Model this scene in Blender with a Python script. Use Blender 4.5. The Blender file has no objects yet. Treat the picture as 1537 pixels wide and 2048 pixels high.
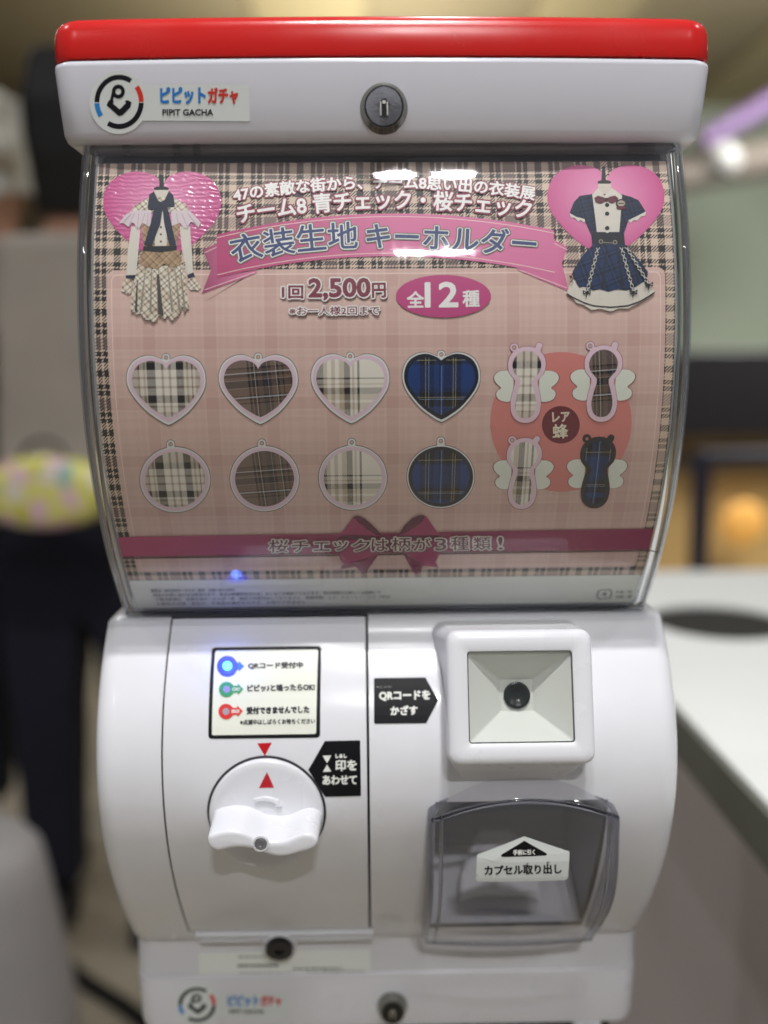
import bpy, bmesh, math, random
import numpy as np
from mathutils import Vector, Matrix
from mathutils.geometry import tessellate_polygon

random.seed(4)
R = math.radians
SC = bpy.context.scene
COL = SC.collection
CZ = 1.10                                   # height of the phone above the floor

# ---------------------------------------------------------------- camera
FPX = 2000.0                                # focal length in pixels of the 1537x2048 photograph
cam = bpy.data.cameras.new("camera")
cam.sensor_fit = 'VERTICAL'; cam.sensor_height = 36.0; cam.sensor_width = 27.0
cam.lens = 36.0 * FPX / 2048.0
cam.clip_start = 0.02; cam.clip_end = 60
CAM = bpy.data.objects.new("camera", cam); COL.objects.link(CAM)
CROT = (Matrix.Rotation(R(-1.0), 3, 'Z') @ Matrix.Rotation(R(90 - 8.0), 3, 'X') @ Matrix.Rotation(R(-0.45), 3, 'Z'))
CLOC = Vector((-0.0105, 0, CZ))
CAM.matrix_world = Matrix.Translation(CLOC) @ CROT.to_4x4()
SC.camera = CAM
cam.dof.use_dof = True
cam.dof.focus_distance = 0.512
cam.dof.aperture_fstop = 2.5
CR = np.array(CROT)

# ---------------------------------------------------------------- world and lamps
W = bpy.data.worlds.new("World"); SC.world = W; W.use_nodes = True
bg = W.node_tree.nodes["Background"]
bg.inputs[1].default_value = 0.15
_n = W.node_tree.nodes; _tc = _n.new("ShaderNodeTexCoord"); _sp = _n.new("ShaderNodeSeparateXYZ"); _cr = _n.new("ShaderNodeValToRGB")   # dim hall: brighter ceiling, darker far walls
W.node_tree.links.new(_tc.outputs["Generated"], _sp.inputs[0]); W.node_tree.links.new(_sp.outputs["Z"], _cr.inputs[0]); W.node_tree.links.new(_cr.outputs[0], bg.inputs[0])
_cr.color_ramp.elements[0].position = 0.0; _cr.color_ramp.elements[0].color = (.62, .62, .64, 1)
_cr.color_ramp.elements[1].position = 0.7; _cr.color_ramp.elements[1].color = (.85, .9, 1.0, 1)

def area(name, x, y, z, size, power, col=(1, .985, .985), rx=0.0, spread=150):
    l = bpy.data.lights.new(name, 'AREA'); l.shape = 'DISK'; l.size = size; l.energy = power; l.color = col
    l.spread = R(spread)
    o = bpy.data.objects.new(name, l); COL.objects.link(o)
    o.location = (x, y, CZ + z); o.rotation_euler = (rx, 0, 0)
    return o
for xx, yy, p in ((-.065, -.08, 8.5), (.10, -.08, 8.5), (.056, -.45, 2.5), (.183, -.45, 2.5), (.134, -1.645, 14), (.254, -1.645, 14), (.15, 1.4, 6)):
    area("downlight_and_fill", xx, yy, 1.5, 0.06, p)
for xx in (-1.3, 1.4):
    for yy in (-1.4, 0.6, 2.4):
        area("downlight_and_fill", xx, yy, 1.5, 0.08, 4)  # side lamps added as fill for general light and floor bounce
for xx in (-1.6, 3.4): area("ceiling_panel_light", xx, 4.0, 1.5, 0.9, 22)
for xx, yy in ((-1.4, -8.6), (.75, -8.6), (1.6, -5.5), (-.6, -5.5)): area("far_downlight", xx, yy, 1.5, 0.25, 2.0)
area("wall_fill_light", 2.0, 3.3, 1.35, 0.7, 75, rx=R(48))  # added fill lamp that brightens the far sage wall
area("background_upfill", 0.1, 4.6, 0.55, 0.8, 26, col=(1, .93, .8), rx=math.pi)  # added fill hidden behind the machine, lifts the ceiling

vs = SC.view_settings
SC.display_settings.display_device = 'sRGB'
vs.view_transform = 'Standard'; vs.look = 'None'; vs.exposure = 0.0; vs.gamma = 1.0
SC.cycles.use_denoising = True
SC.cycles.max_bounces = 10; SC.cycles.transparent_max_bounces = 16
SC.cycles.sample_clamp_indirect = 6

# ---------------------------------------------------------------- materials
def lin(h, a=1.0):
    if isinstance(h, str):
        h = h.lstrip('#'); c = [int(h[i:i+2], 16) / 255 for i in (0, 2, 4)]
    else:
        c = [v / 255 for v in h]
    return tuple(((v + .055) / 1.055) ** 2.4 if v > .04045 else v / 12.92 for v in c) + (a,)

def pm(name, col, rough=0.5, metal=0.0, spec=0.5, noise=0.0, nscale=40, bump=0.0, bscale=300, coat=0.0, emit=None, es=0.0, rvar=0.0):
    m = bpy.data.materials.new(name); m.use_nodes = True
    nt = m.node_tree; b = nt.nodes["Principled BSDF"]
    c = lin(col)
    b.inputs["Base Color"].default_value = c
    b.inputs["Roughness"].default_value = rough
    b.inputs["Metallic"].default_value = metal
    b.inputs["Specular IOR Level"].default_value = spec
    b.inputs["Coat Weight"].default_value = coat
    b.inputs["Coat Roughness"].default_value = 0.04
    tc = nt.nodes.new("ShaderNodeTexCoord")
    if noise:
        n = nt.nodes.new("ShaderNodeTexNoise"); n.inputs["Scale"].default_value = nscale; n.inputs["Detail"].default_value = 6
        nt.links.new(tc.outputs["Object"], n.inputs["Vector"])
        mr = nt.nodes.new("ShaderNodeMapRange"); mr.inputs[1].default_value = .3; mr.inputs[2].default_value = .7
        mr.inputs[3].default_value = 1 - noise; mr.inputs[4].default_value = 1.0
        nt.links.new(n.outputs["Fac"], mr.inputs[0])
        mx = nt.nodes.new("ShaderNodeVectorMath"); mx.operation = 'SCALE'; mx.inputs[0].default_value = c[:3]
        nt.links.new(mr.outputs[0], mx.inputs["Scale"]); nt.links.new(mx.outputs[0], b.inputs["Base Color"])
    if rvar:
        n = nt.nodes.new("ShaderNodeTexNoise"); n.inputs["Scale"].default_value = 25; n.inputs["Detail"].default_value = 8
        nt.links.new(tc.outputs["Object"], n.inputs["Vector"])
        mr = nt.nodes.new("ShaderNodeMapRange"); mr.inputs[1].default_value = .35; mr.inputs[2].default_value = .7
        mr.inputs[3].default_value = rough; mr.inputs[4].default_value = rough + rvar
        nt.links.new(n.outputs["Fac"], mr.inputs[0]); nt.links.new(mr.outputs[0], b.inputs["Roughness"])
    if bump:
        n = nt.nodes.new("ShaderNodeTexNoise"); n.inputs["Scale"].default_value = bscale; n.inputs["Detail"].default_value = 4
        nt.links.new(tc.outputs["Object"], n.inputs["Vector"])
        bp = nt.nodes.new("ShaderNodeBump"); bp.inputs["Strength"].default_value = bump; bp.inputs["Distance"].default_value = 0.001
        nt.links.new(n.outputs["Fac"], bp.inputs["Height"]); nt.links.new(bp.outputs[0], b.inputs["Normal"])
    if emit:
        b.inputs["Emission Color"].default_value = lin(emit); b.inputs["Emission Strength"].default_value = es
    return m

_flat = {}
def ink(col, rough=0.42, grad=None):
    """printed colour on slightly pebbled card; grad=(colour2, x0, x1) blends across the print in mm"""
    k = (str(col), rough, str(grad))
    if k in _flat: return _flat[k]
    m = pm("print_ink", col, rough, spec=.35, bump=.05, bscale=900)
    if grad:
        nt = m.node_tree; b = nt.nodes["Principled BSDF"]
        uv = nt.nodes.new("ShaderNodeUVMap")
        if grad[0] == 'radial':
            _, c2, cx, cy, rr = grad
            mp = nt.nodes.new("ShaderNodeMapping"); mp.inputs["Location"].default_value = (-cx / rr, -cy / rr, 0); mp.inputs["Scale"].default_value = (1 / rr, 1 / rr, 1)
            g = nt.nodes.new("ShaderNodeVectorMath"); g.operation = 'LENGTH'
            nt.links.new(uv.outputs[0], mp.inputs[0]); nt.links.new(mp.outputs[0], g.inputs[0]); f = g.outputs["Value"]
        else:
            c2, x0, x1 = grad
            sp = nt.nodes.new("ShaderNodeSeparateXYZ"); nt.links.new(uv.outputs[0], sp.inputs[0])
            g = nt.nodes.new("ShaderNodeMapRange"); g.inputs[1].default_value = x0; g.inputs[2].default_value = x1
            nt.links.new(sp.outputs[0], g.inputs[0]); f = g.outputs[0]
        mx = nt.nodes.new("ShaderNodeMix"); mx.data_type = 'RGBA'
        mx.inputs[6].default_value = lin(col); mx.inputs[7].default_value = lin(c2)
        nt.links.new(f, mx.inputs[0]); nt.links.new(mx.outputs[2], b.inputs["Base Color"])
    _flat[k] = m
    return m

def plaid(name, U, V, period=None, rng=(-20, 20), tw=1.2, rot=0.0, twmix=0.5, sheer=0.0, bump=.05):
    """woven check: U/V = list of (start mm, colour); threads cross in a diagonal twill"""
    m = pm(name, '#808080', .45, spec=.3, bump=bump, bscale=900)
    nt = m.node_tree; b = nt.nodes["Principled BSDF"]; L = nt.links.new
    uv = nt.nodes.new("ShaderNodeUVMap")
    mp = nt.nodes.new("ShaderNodeMapping"); mp.inputs["Rotation"].default_value = (0, 0, rot); L(uv.outputs[0], mp.inputs[0])
    sp = nt.nodes.new("ShaderNodeSeparateXYZ"); L(mp.outputs[0], sp.inputs[0])
    def M(op, a, bb):
        n = nt.nodes.new("ShaderNodeMath"); n.operation = op
        for i, s in enumerate((a, bb)):
            if s is None: continue
            if isinstance(s, (int, float)): n.inputs[i].default_value = s
            else: L(s, n.inputs[i])
        return n.outputs[0]
    outs = []
    for ax, st in ((0, U), (1, V)):
        if period: f = M('FRACT', M('DIVIDE', M('ADD', sp.outputs[ax], 600 * period), period), None); lo, hi = 0, period
        else:
            lo, hi = rng; f = M('DIVIDE', M('SUBTRACT', sp.outputs[ax], lo), hi - lo)
        cr = nt.nodes.new("ShaderNodeValToRGB"); cr.color_ramp.interpolation = 'CONSTANT'
        e = cr.color_ramp.elements
        e[0].position = 0; e[0].color = lin(st[0][1]); e.remove(e[1])
        for s, c in st[1:]:
            x = e.new(max(0, min(1, (s - lo) / (hi - lo)))); x.color = lin(c)
        L(f, cr.inputs[0]); outs.append(cr.outputs[0])
    t = M('FRACT', M('DIVIDE', M('ADD', M('ADD', sp.outputs[0], sp.outputs[1]), 5000), tw), None)
    mk = M('LESS_THAN', t, twmix)
    mx = nt.nodes.new("ShaderNodeMix"); mx.data_type = 'RGBA'
    L(mk, mx.inputs[0]); L(outs[0], mx.inputs[6]); L(outs[1], mx.inputs[7])
    L(mx.outputs[2], b.inputs["Base Color"])
    return m

def clear_mat(name, tint, rough=.03, scratch=0.0, ior=1.49, haze=0.0):
    m = bpy.data.materials.new(name); m.use_nodes = True; nt = m.node_tree; nt.nodes.clear(); L = nt.links.new
    out = nt.nodes.new("ShaderNodeOutputMaterial")
    tr = nt.nodes.new("ShaderNodeBsdfTransparent"); tr.inputs[0].default_value = tint
    gl = nt.nodes.new("ShaderNodeBsdfGlossy"); gl.inputs["Roughness"].default_value = rough
    ge = nt.nodes.new("ShaderNodeNewGeometry"); dt = nt.nodes.new("ShaderNodeVectorMath"); dt.operation = 'DOT_PRODUCT'
    L(ge.outputs["Incoming"], dt.inputs[0]); L(ge.outputs["Normal"], dt.inputs[1])
    def M(op, a, b=None):                    # thin sheet: the same reflectance from both sides
        n = nt.nodes.new("ShaderNodeMath"); n.operation = op
        for i, q in enumerate((a, b)):
            if q is None: continue
            if isinstance(q, (int, float)): n.inputs[i].default_value = q
            else: L(q, n.inputs[i])
        return n.outputs[0]
    f0 = 1.85*((ior - 1)/(ior + 1))**2
    fv = M('ADD', M('MULTIPLY', M('POWER', M('SUBTRACT', 1.0, M('ABSOLUTE', dt.outputs["Value"])), 5.0), 1 - f0), f0)
    mx = nt.nodes.new("ShaderNodeMixShader"); L(fv, mx.inputs[0]); L(tr.outputs[0], mx.inputs[1]); L(gl.outputs[0], mx.inputs[2])
    last = mx
    if scratch:
        tc = nt.nodes.new("ShaderNodeTexCoord")
        n = nt.nodes.new("ShaderNodeTexNoise"); n.inputs["Scale"].default_value = 260; n.inputs["Detail"].default_value = 5
        n2 = nt.nodes.new("ShaderNodeTexNoise"); n2.inputs["Scale"].default_value = 9; n2.inputs["Detail"].default_value = 3
        mp = nt.nodes.new("ShaderNodeMapping"); mp.inputs["Scale"].default_value = (1, 1, .25)
        L(tc.outputs["Object"], mp.inputs[0]); L(mp.outputs[0], n.inputs["Vector"]); L(tc.outputs["Object"], n2.inputs["Vector"])
        mr = nt.nodes.new("ShaderNodeMapRange"); mr.inputs[1].default_value = .5; mr.inputs[2].default_value = .78
        mr.inputs[3].default_value = rough; mr.inputs[4].default_value = rough + scratch
        L(n.outputs["Fac"], mr.inputs[0]); L(mr.outputs[0], gl.inputs["Roughness"])
    if haze:  # pale diffuse mixed in, standing for glare as well as dust
        df = nt.nodes.new("ShaderNodeBsdfDiffuse"); df.inputs[0].default_value = (.8, .82, .85, 1)
        m2 = nt.nodes.new("ShaderNodeMixShader"); m2.inputs[0].default_value = haze
        L(last.outputs[0], m2.inputs[1]); L(df.outputs[0], m2.inputs[2]); last = m2
    L(last.outputs[0], out.inputs[0])
    return m

def glass_mat(name, col, rough=.02, ior=1.49):
    m = bpy.data.materials.new(name); m.use_nodes = True; b = m.node_tree.nodes["Principled BSDF"]
    b.inputs["Base Color"].default_value = col; b.inputs["Roughness"].default_value = rough
    b.inputs["Transmission Weight"].default_value = 1; b.inputs["IOR"].default_value = ior
    return m

WHITE = pm("white_plastic", (231, 232, 236), .14, spec=.5, noise=.03, nscale=30, rvar=.14, bump=.01, bscale=120)
WHITE2 = pm("white_plastic_satin", (225, 226, 230), .26, spec=.5, rvar=.08, bump=.015, bscale=200)
WHITEH = pm("header_plastic", (214, 214, 222), .14, spec=.5, rvar=.08, bump=.01, bscale=120)  # white plastic greyed to carry the dimmer light on the header
RED = pm("red_plastic", (200, 34, 30), .2, spec=.5, rvar=.08, bump=.01, bscale=150)
DARKGAP = pm("dark_interior", (30, 30, 34), .6)
KEYM = pm("bright_steel", (235, 233, 225), .3, metal=1)
CHROME = pm("lock_chrome", (150, 150, 143), .2, metal=1, rvar=.12)
CHROMED = pm("scratched_steel", (170, 172, 182), .24, metal=1, rvar=.35, bump=.2, bscale=700)
BLACK = pm("black_plastic", (14, 14, 16), .3)
BLACKST = pm("black_sticker", (9, 10, 16), .5, spec=.25)
STICKER = pm("white_sticker", (222, 227, 225), .35, spec=.4)
CREAMST = pm("cream_panel", (235, 238, 225), .3, spec=.4)

# ---------------------------------------------------------------- object helpers
def link(name, me, parent=None, mats=(), kind=None, label=None, category=None, group=None):
    o = bpy.data.objects.new(name, me); COL.objects.link(o)
    for m in mats: me.materials.append(m)
    if parent: o.parent = parent
    tag(o, label, category, group, kind)
    return o
def tag(o, label=None, category=None, group=None, kind=None):
    if label: o["label"] = label
    if category: o["category"] = category
    if group: o["group"] = group
    if kind: o["kind"] = kind
    return o
def thing(name, label, category, group=None):
    o = bpy.data.objects.new(name, None); COL.objects.link(o); o.empty_display_size = .02
    return tag(o, label, category, group)
def mesh(name, vs_, fs, smooth=True, ang=35):
    me = bpy.data.meshes.new(name); me.from_pydata([tuple(v) for v in vs_], [], fs)
    bm = bmesh.new(); bm.from_mesh(me); bmesh.ops.recalc_face_normals(bm, faces=bm.faces); bm.to_mesh(me); bm.free()
    if smooth:
        me.shade_smooth(); me.set_sharp_from_angle(angle=R(ang))
    return me
def bevel(o, w, seg=3, ang=40):
    b = o.modifiers.new("bevel", 'BEVEL'); b.width = w; b.segments = seg; b.limit_method = 'ANGLE'; b.angle_limit = R(ang)
    b.harden_normals = True
    return o
def box(name, c, s, mat, parent=None, bw=0.0, rot=0.0, seg=3, **k):
    x, y, z = (v / 2 for v in s)
    v = [(-x,-y,-z),(x,-y,-z),(x,y,-z),(-x,y,-z),(-x,-y,z),(x,-y,z),(x,y,z),(-x,y,z)]
    M = Matrix.Translation(c) @ Matrix.Rotation(rot, 4, 'Z')
    f = [(0,3,2,1),(4,5,6,7),(0,1,5,4),(1,2,6,5),(2,3,7,6),(3,0,4,7)]
    o = link(name, mesh(name, [M @ Vector(p) for p in v], f), parent, (mat,), **k)
    if bw: bevel(o, bw, seg)
    return o
def loft(name, rings, caps=(True, True), skip=None, closed=True, ang=35):
    n = len(rings[0]); V = [p for r in rings for p in r]; F = []
    for j in range(len(rings) - 1):
        for i in range(n if closed else n - 1):
            if skip and skip(i, j): continue
            k = (i + 1) % n
            F.append((j*n+i, j*n+k, (j+1)*n+k, (j+1)*n+i))
    if caps[0]: F.append(tuple(range(n))[::-1])
    if caps[1]: F.append(tuple((len(rings)-1)*n + i for i in range(n)))
    return mesh(name, V, F, ang=ang)
def lathe(name, prof, axis_o, axis_d, mat, parent=None, n=48, sx=1.0, **k):
    """prof: list of (radius, distance along axis)"""
    d = Vector(axis_d).normalized(); u = Vector((1, 0, 0)); w = d.cross(u).normalized()
    rings = [[Vector(axis_o) + d*h + (u*math.cos(2*math.pi*i/n)*sx + w*math.sin(2*math.pi*i/n))*r for i in range(n)] for r, h in prof]
    return link(name, loft(name, rings), parent, (mat,), **k)
def ring(hw, yf, yb, r, z, fx, B=0.0, nc=7):
    """closed plan outline of a box with rounded corners and a slightly bowed front"""
    P = []
    f = lambda x: yf - B * (1 - (x / hw) ** 2)
    for x in fx: P.append((max(-(hw-r), min(hw-r, x)), f(x), z))
    for k in range(1, nc + 1):
        a = -math.pi/2 + math.pi/2 * k / nc; P.append((hw - r + r*math.cos(a), f(hw-r) + r + r*math.sin(a), z))
    for k in range(nc + 1):
        a = math.pi/2 * k / nc; P.append((hw - r + r*math.cos(a), yb - r + r*math.sin(a), z))
    for k in range(nc + 1):
        a = math.pi/2 + math.pi/2 * k / nc; P.append((-(hw - r) + r*math.cos(a), yb - r + r*math.sin(a), z))
    for k in range(nc):
        a = math.pi + math.pi/2 * k / nc; P.append((-(hw - r) + r*math.cos(a), f(hw-r) + r + r*math.sin(a), z))
    return [Vector((p[0], p[1], p[2] + CZ)) for p in P]
def frange(a, b, n): return [a + (b - a) * i / (n - 1) for i in range(n)]

# ---------------------------------------------------------------- curved surfaces that carry print
def ray(px, py):
    px = np.asarray(px, float); py = np.asarray(py, float)
    d = np.stack([(px - 768.5) / FPX, -(py - 1024) / FPX, -np.ones_like(px)], -1)
    return d @ CR.T
def on_plane(px, py, Y):
    d = ray(px, py); t = Y / d[..., 1]
    return Vector((CLOC.x + t * d[..., 0], Y, CZ + t * d[..., 2]))

class Surf:
    """a sheet bent along a profile Y(z), slightly bowed in plan; (X, S): S = arc length from its top"""
    def __init__(s, zs, yfun, B=0.0, xc=0.0, hw=1.0):
        s.z = np.array(sorted(zs, reverse=True)); s.y = np.array([yfun(z) for z in s.z]); s.B, s.xc, s.hw = B, xc, hw
        s.s = np.concatenate([[0], np.cumsum(np.hypot(np.diff(s.z), np.diff(s.y)))])
    def Y(s, z, x): return np.interp(-np.asarray(z), -s.z, s.y) - s.B * (1 - ((x - s.xc) / s.hw) ** 2)
    def hit(s, px, py):
        d = ray(px, py); lo = np.full(d.shape[:-1], .3); hi = np.full(d.shape[:-1], 1.2)
        for _ in range(34):
            t = (lo + hi) / 2; g = t*d[..., 1] - s.Y(t*d[..., 2], CLOC.x + t*d[..., 0])
            hi = np.where(g > 0, t, hi); lo = np.where(g > 0, lo, t)
        t = (lo + hi) / 2
        X = CLOC.x + t*d[..., 0]; z = t*d[..., 2]
        # beyond the ends of the profile the sheet simply ends
        S = np.interp(-z, -s.z, s.s)
        return np.stack([X, S], -1)
    def pt(s, X, S, off=0.0):
        z = float(np.interp(S, s.s, s.z)); y = float(s.Y(z, X))
        e = .002; dy = (float(s.Y(z + e, X)) - float(s.Y(z - e, X))) / (2*e); dx = 2*s.B*(X - s.xc)/s.hw**2
        n = Vector((dx, -1, dy)).normalized()
        return Vector((X, y, z + CZ)) + n*off

_tcache = {}
def text_tris(body):
    if body in _tcache: return _tcache[body]
    c = bpy.data.curves.new('t', 'FONT'); c.body = body; c.resolution_u = 3
    o = bpy.data.objects.new('t', c); COL.objects.link(o)
    dg = bpy.context.evaluated_depsgraph_get(); me = o.evaluated_get(dg).to_mesh()
    bm = bmesh.new(); bm.from_mesh(me); bmesh.ops.remove_doubles(bm, verts=bm.verts, dist=1e-5)
    bmesh.ops.triangulate(bm, faces=bm.faces)
    bm.verts.index_update()
    V = np.array([v.co[:2] for v in bm.verts]); T = [[v.index for v in f.verts] for f in bm.faces]
    E = [[v.index for v in e.verts] for e in bm.edges if len(e.link_faces) == 1]
    bm.free(); bpy.data.objects.remove(o); bpy.data.curves.remove(c)
    V[:, 0] -= V[:, 0].min(); V[:, 0] /= V[:, 0].max(); V[:, 1] -= V[:, 1].min(); V[:, 1] /= V[:, 1].max()
    _tcache[body] = (V, T, E)
    return _tcache[body]

class Art:
    """flat print laid on a Surf; each added shape becomes thin sheets a few hundredths of a mm apart"""
    def __init__(s, surf, base=0.00005, step=0.000018):
        s.f, s.base, s.step = surf, base, step; s.items = []; s.mats = []; s.layer = 0
        s.fr = lambda x, y: (x, y); s.uvc = (0, 0)
    def frame(s, scale, ox, oy): s.fr = lambda x, y: (ox + x/scale, oy + y/scale)
    def px(s, pts):
        q = [s.fr(x, y) for x, y in pts]; return s.f.hit([a for a, _ in q], [b for _, b in q])
    def mi(s, m):
        if m not in s.mats: s.mats.append(m)
        return s.mats.index(m)
    def tris(s, P, T, mat, jit=0.0, up=True):
        if up: s.layer += 1
        i = s.mi(mat); off = s.base + s.layer * s.step
        for t in T: s.items.append((tuple((float(P[k][0]), float(P[k][1])) for k in t), i, off + (random.random()*jit), s.uvc))
    def poly(s, pts, mat, holes=(), xs=False):
        P = [np.asarray(pts if xs else s.px(pts))] + [np.asarray(h if xs else s.px(h)) for h in holes]
        al = np.concatenate(P); T = tessellate_polygon([[Vector((a, b, 0)) for a, b in q] for q in P])
        s.tris(al, T, mat)
    def ell(s, cx, cy, rx, ry, mat, hole=0.0, n=48, a0=0, a1=360):
        c = [(cx + rx*math.cos(R(a0 + (a1-a0)*i/n)), cy - ry*math.sin(R(a0 + (a1-a0)*i/n))) for i in range(n + (0 if a1-a0 == 360 else 1))]
        if not hole: s.poly(c, mat); return
        h = [(cx + (x-cx)*hole, cy + (y-cy)*hole) for x, y in c]
        if a1 - a0 == 360: s.poly(c, mat, holes=(h,))
        else: s.poly(c + h[::-1], mat)
    def line(s, pts, w, mat, closed=False, jit=4e-6):
        """w in frame pixels"""
        P = s.px(pts); a, b = s.fr(0, 0), s.fr(w, 0)
        m = s.px([pts[0], (pts[0][0] + w, pts[0][1])]); ww = abs(m[1][0] - m[0][0])
        E = [(i, i+1) for i in range(len(pts)-1)] + ([(len(pts)-1, 0)] if closed else [])
        s.stroke(P, E, ww/2, mat, jit)
    def stroke(s, P, E, r, mat, jit=9e-6):
        s.layer += 1
        P = np.asarray(P); used = set()
        for a, b in E:
            d = P[b] - P[a]; L = math.hypot(*d)
            if L < 1e-9: continue
            n = np.array([-d[1], d[0]]) / L * r
            s.tris([P[a]+n, P[b]+n, P[b]-n, P[a]-n], [(0, 1, 2, 3)], mat, jit, False); used |= {a, b}
        for v in used:
            s.tris([P[v] + r*np.array([math.cos(k*math.pi/4+.39), math.sin(k*math.pi/4+.39)]) for k in range(8)], [tuple(range(8))], mat, jit, False)
    def text(s, body, base, h, mat, bold=0.0, outs=(), shadow=None, tilt=None):
        """base: 2 or 3 frame points along the baseline; h: height; outs: [(radius, material)] widest first (frame px)"""
        V, T, E = text_tris(body)
        p = [np.array(b, float) for b in base]
        if len(p) == 3:
            c = 2*p[1] - (p[0] + p[2])/2
            f = lambda t: (1-t)**2*p[0] + 2*t*(1-t)*c + t*t*p[2]; g = lambda t: 2*(1-t)*(c-p[0]) + 2*t*(p[2]-c)
        else:
            f = lambda t: p[0] + t*(p[1]-p[0]); g = lambda t: p[1] - p[0] + 0*t
        t = V[:, :1]; d = g(t); d = d/np.linalg.norm(d, axis=1, keepdims=True)
        up = np.stack([d[:, 1], -d[:, 0]], 1)
        Q = f(t) + up * V[:, 1:2] * h
        P = s.px([tuple(q) for q in Q]); k = abs(s.px([base[0], (base[0][0]+10, base[0][1])])[1][0] - P[np.argmin(V[:,0])][0]) / 10
        k = abs(np.diff(s.px([base[0], (base[0][0]+10, base[0][1])])[:, 0])[0]) / 10
        if shadow: s.stroke(P + np.array(shadow[1])*k, E, shadow[0]*k, shadow[2])
        for r, m in outs:
            s.stroke(P, E, r*k, m); s.layer -= 1; s.tris(P, T, m, 9e-6)
        s.tris(P, T, mat)
        if bold: s.stroke(P, E, bold*k, mat)
    def build(s, name, parent=None, cell=0.005, **kw):
        cx_ = .005 if s.f.B else None
        V, F, MI, UV = [], [], [], []
        for pts, mi, off, uc in s.items:
            todo = [list(pts)]; lo = min(p[1] for p in pts); hi = max(p[1] for p in pts)
            if hi - lo > cell * 1.2:
                for k in range(math.floor(lo/cell) + 1, math.ceil(hi/cell)):
                    c = k*cell; nxt = []
                    for q in todo:
                        A, B = [], []
                        for i in range(len(q)):
                            a, b = q[i], q[(i+1) % len(q)]
                            (A if a[1] <= c else B).append(a)
                            if (a[1] <= c) != (b[1] <= c):
                                t = (c - a[1])/(b[1] - a[1]); m_ = (a[0] + t*(b[0]-a[0]), c); A.append(m_); B.append(m_)
                        for z in (A, B):
                            if len(z) > 2: nxt.append(z)
                    todo = nxt
            if cx_:
                lo = min(p[0] for p in pts); hi = max(p[0] for p in pts)
                for k in range(math.floor(lo/cx_) + 1, math.ceil(hi/cx_)):
                    c = k*cx_; nxt = []
                    for q in todo:
                        A, B = [], []
                        for i in range(len(q)):
                            a, b = q[i], q[(i+1) % len(q)]
                            (A if a[0] <= c else B).append(a)
                            if (a[0] <= c) != (b[0] <= c):
                                t = (c - a[0])/(b[0] - a[0]); m_ = (c, a[1] + t*(b[1]-a[1])); A.append(m_); B.append(m_)
                        for z in (A, B):
                            if len(z) > 2: nxt.append(z)
                    todo = nxt
            for q in todo:
                F.append(tuple(range(len(V), len(V) + len(q)))); MI.append(mi)
                for x, y in q:
                    V.append(s.f.pt(x, y, off)); UV.append(((x - uc[0])*1000, (y - uc[1])*1000))
        me = bpy.data.meshes.new(name); me.from_pydata([tuple(v) for v in V], [], F)
        ul = me.uv_layers.new(name="UVMap"); ul.data.foreach_set("uv", [c for u in UV for c in u])
        o = link(name, me, parent, s.mats, **kw)
        me.polygons.foreach_set("material_index", MI)
        # faces all look towards the viewer
        bm = bmesh.new(); bm.from_mesh(me)
        bmesh.ops.reverse_faces(bm, faces=[f for f in bm.faces if f.normal.y > 0]); bm.to_mesh(me); bm.free()
        s.items = []; s.mats = []
        return o
    def sub(s, name, parent=None, **kw): return s.build(name, parent, **kw)

# ================================================================ THE MACHINE
machine = thing("capsule_machine", "white and red capsule vending machine with a curved clear window and a turning knob", "capsule machine")
machine.location = (0, .66, CZ - .425)
bpy.context.view_layer.update()
MI_ = machine.matrix_world.inverted()
def adopt():
    """everything built as a child of the machine so far was given in world coordinates"""
    for o in machine.children:
        if not o.get("_ok"): o.matrix_parent_inverse = MI_; o["_ok"] = 1

# ---- red lid
HW = .1618
fx = frange(-.150, .150, 25)
def lid_ring(z, inset, yf, r=.014, B=.005): return ring(HW - inset, yf, .80, max(r - inset*.4, .006), z + .0025, fx, B)
R_ = [lid_ring(.1478, .0016, .5125), lid_ring(.1482, .0004, .5112), lid_ring(.1500, 0, .5108)]
for k, (z, ins, yf) in enumerate([(.155, .0, .5108), (.1608, .0005, .5110), (.1638, .0014, .5119), (.1658, .0031, .5134), (.1671, .0054, .5158), (.1678, .0085, .5190), (.1681, .014, .5250)]):
    R_.append(lid_ring(z, ins, yf))
link("lid", loft("lid", R_, ang=60), machine, (RED,))
# ---- white header under the lid
def header_y(z): return .5195 - (z - .112) * (.5195 - .5112) / (.1468 - .112)
R_ = []
for z, ins, dy in [(.1145, .020, .0180), (.1138, .012, .0110), (.1134, .0075, .0062), (.1139, .0045, .0030), (.1152, .0022, .0008), (.1180, .0012, 0), (.130, .0006, 0), (.1470, 0, 0), (.1488, .0003, .0004), (.1496, .0015, .0016)]:
    R_.append(ring(HW - ins, header_y(max(z, .112)) + dy, .80, .012, z, fx, .005))
link("header", loft("header", R_, ang=60), machine, (WHITEH,))
HEAD = Surf(frange(.112, .147, 8), header_y, B=.005, hw=HW)

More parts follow.
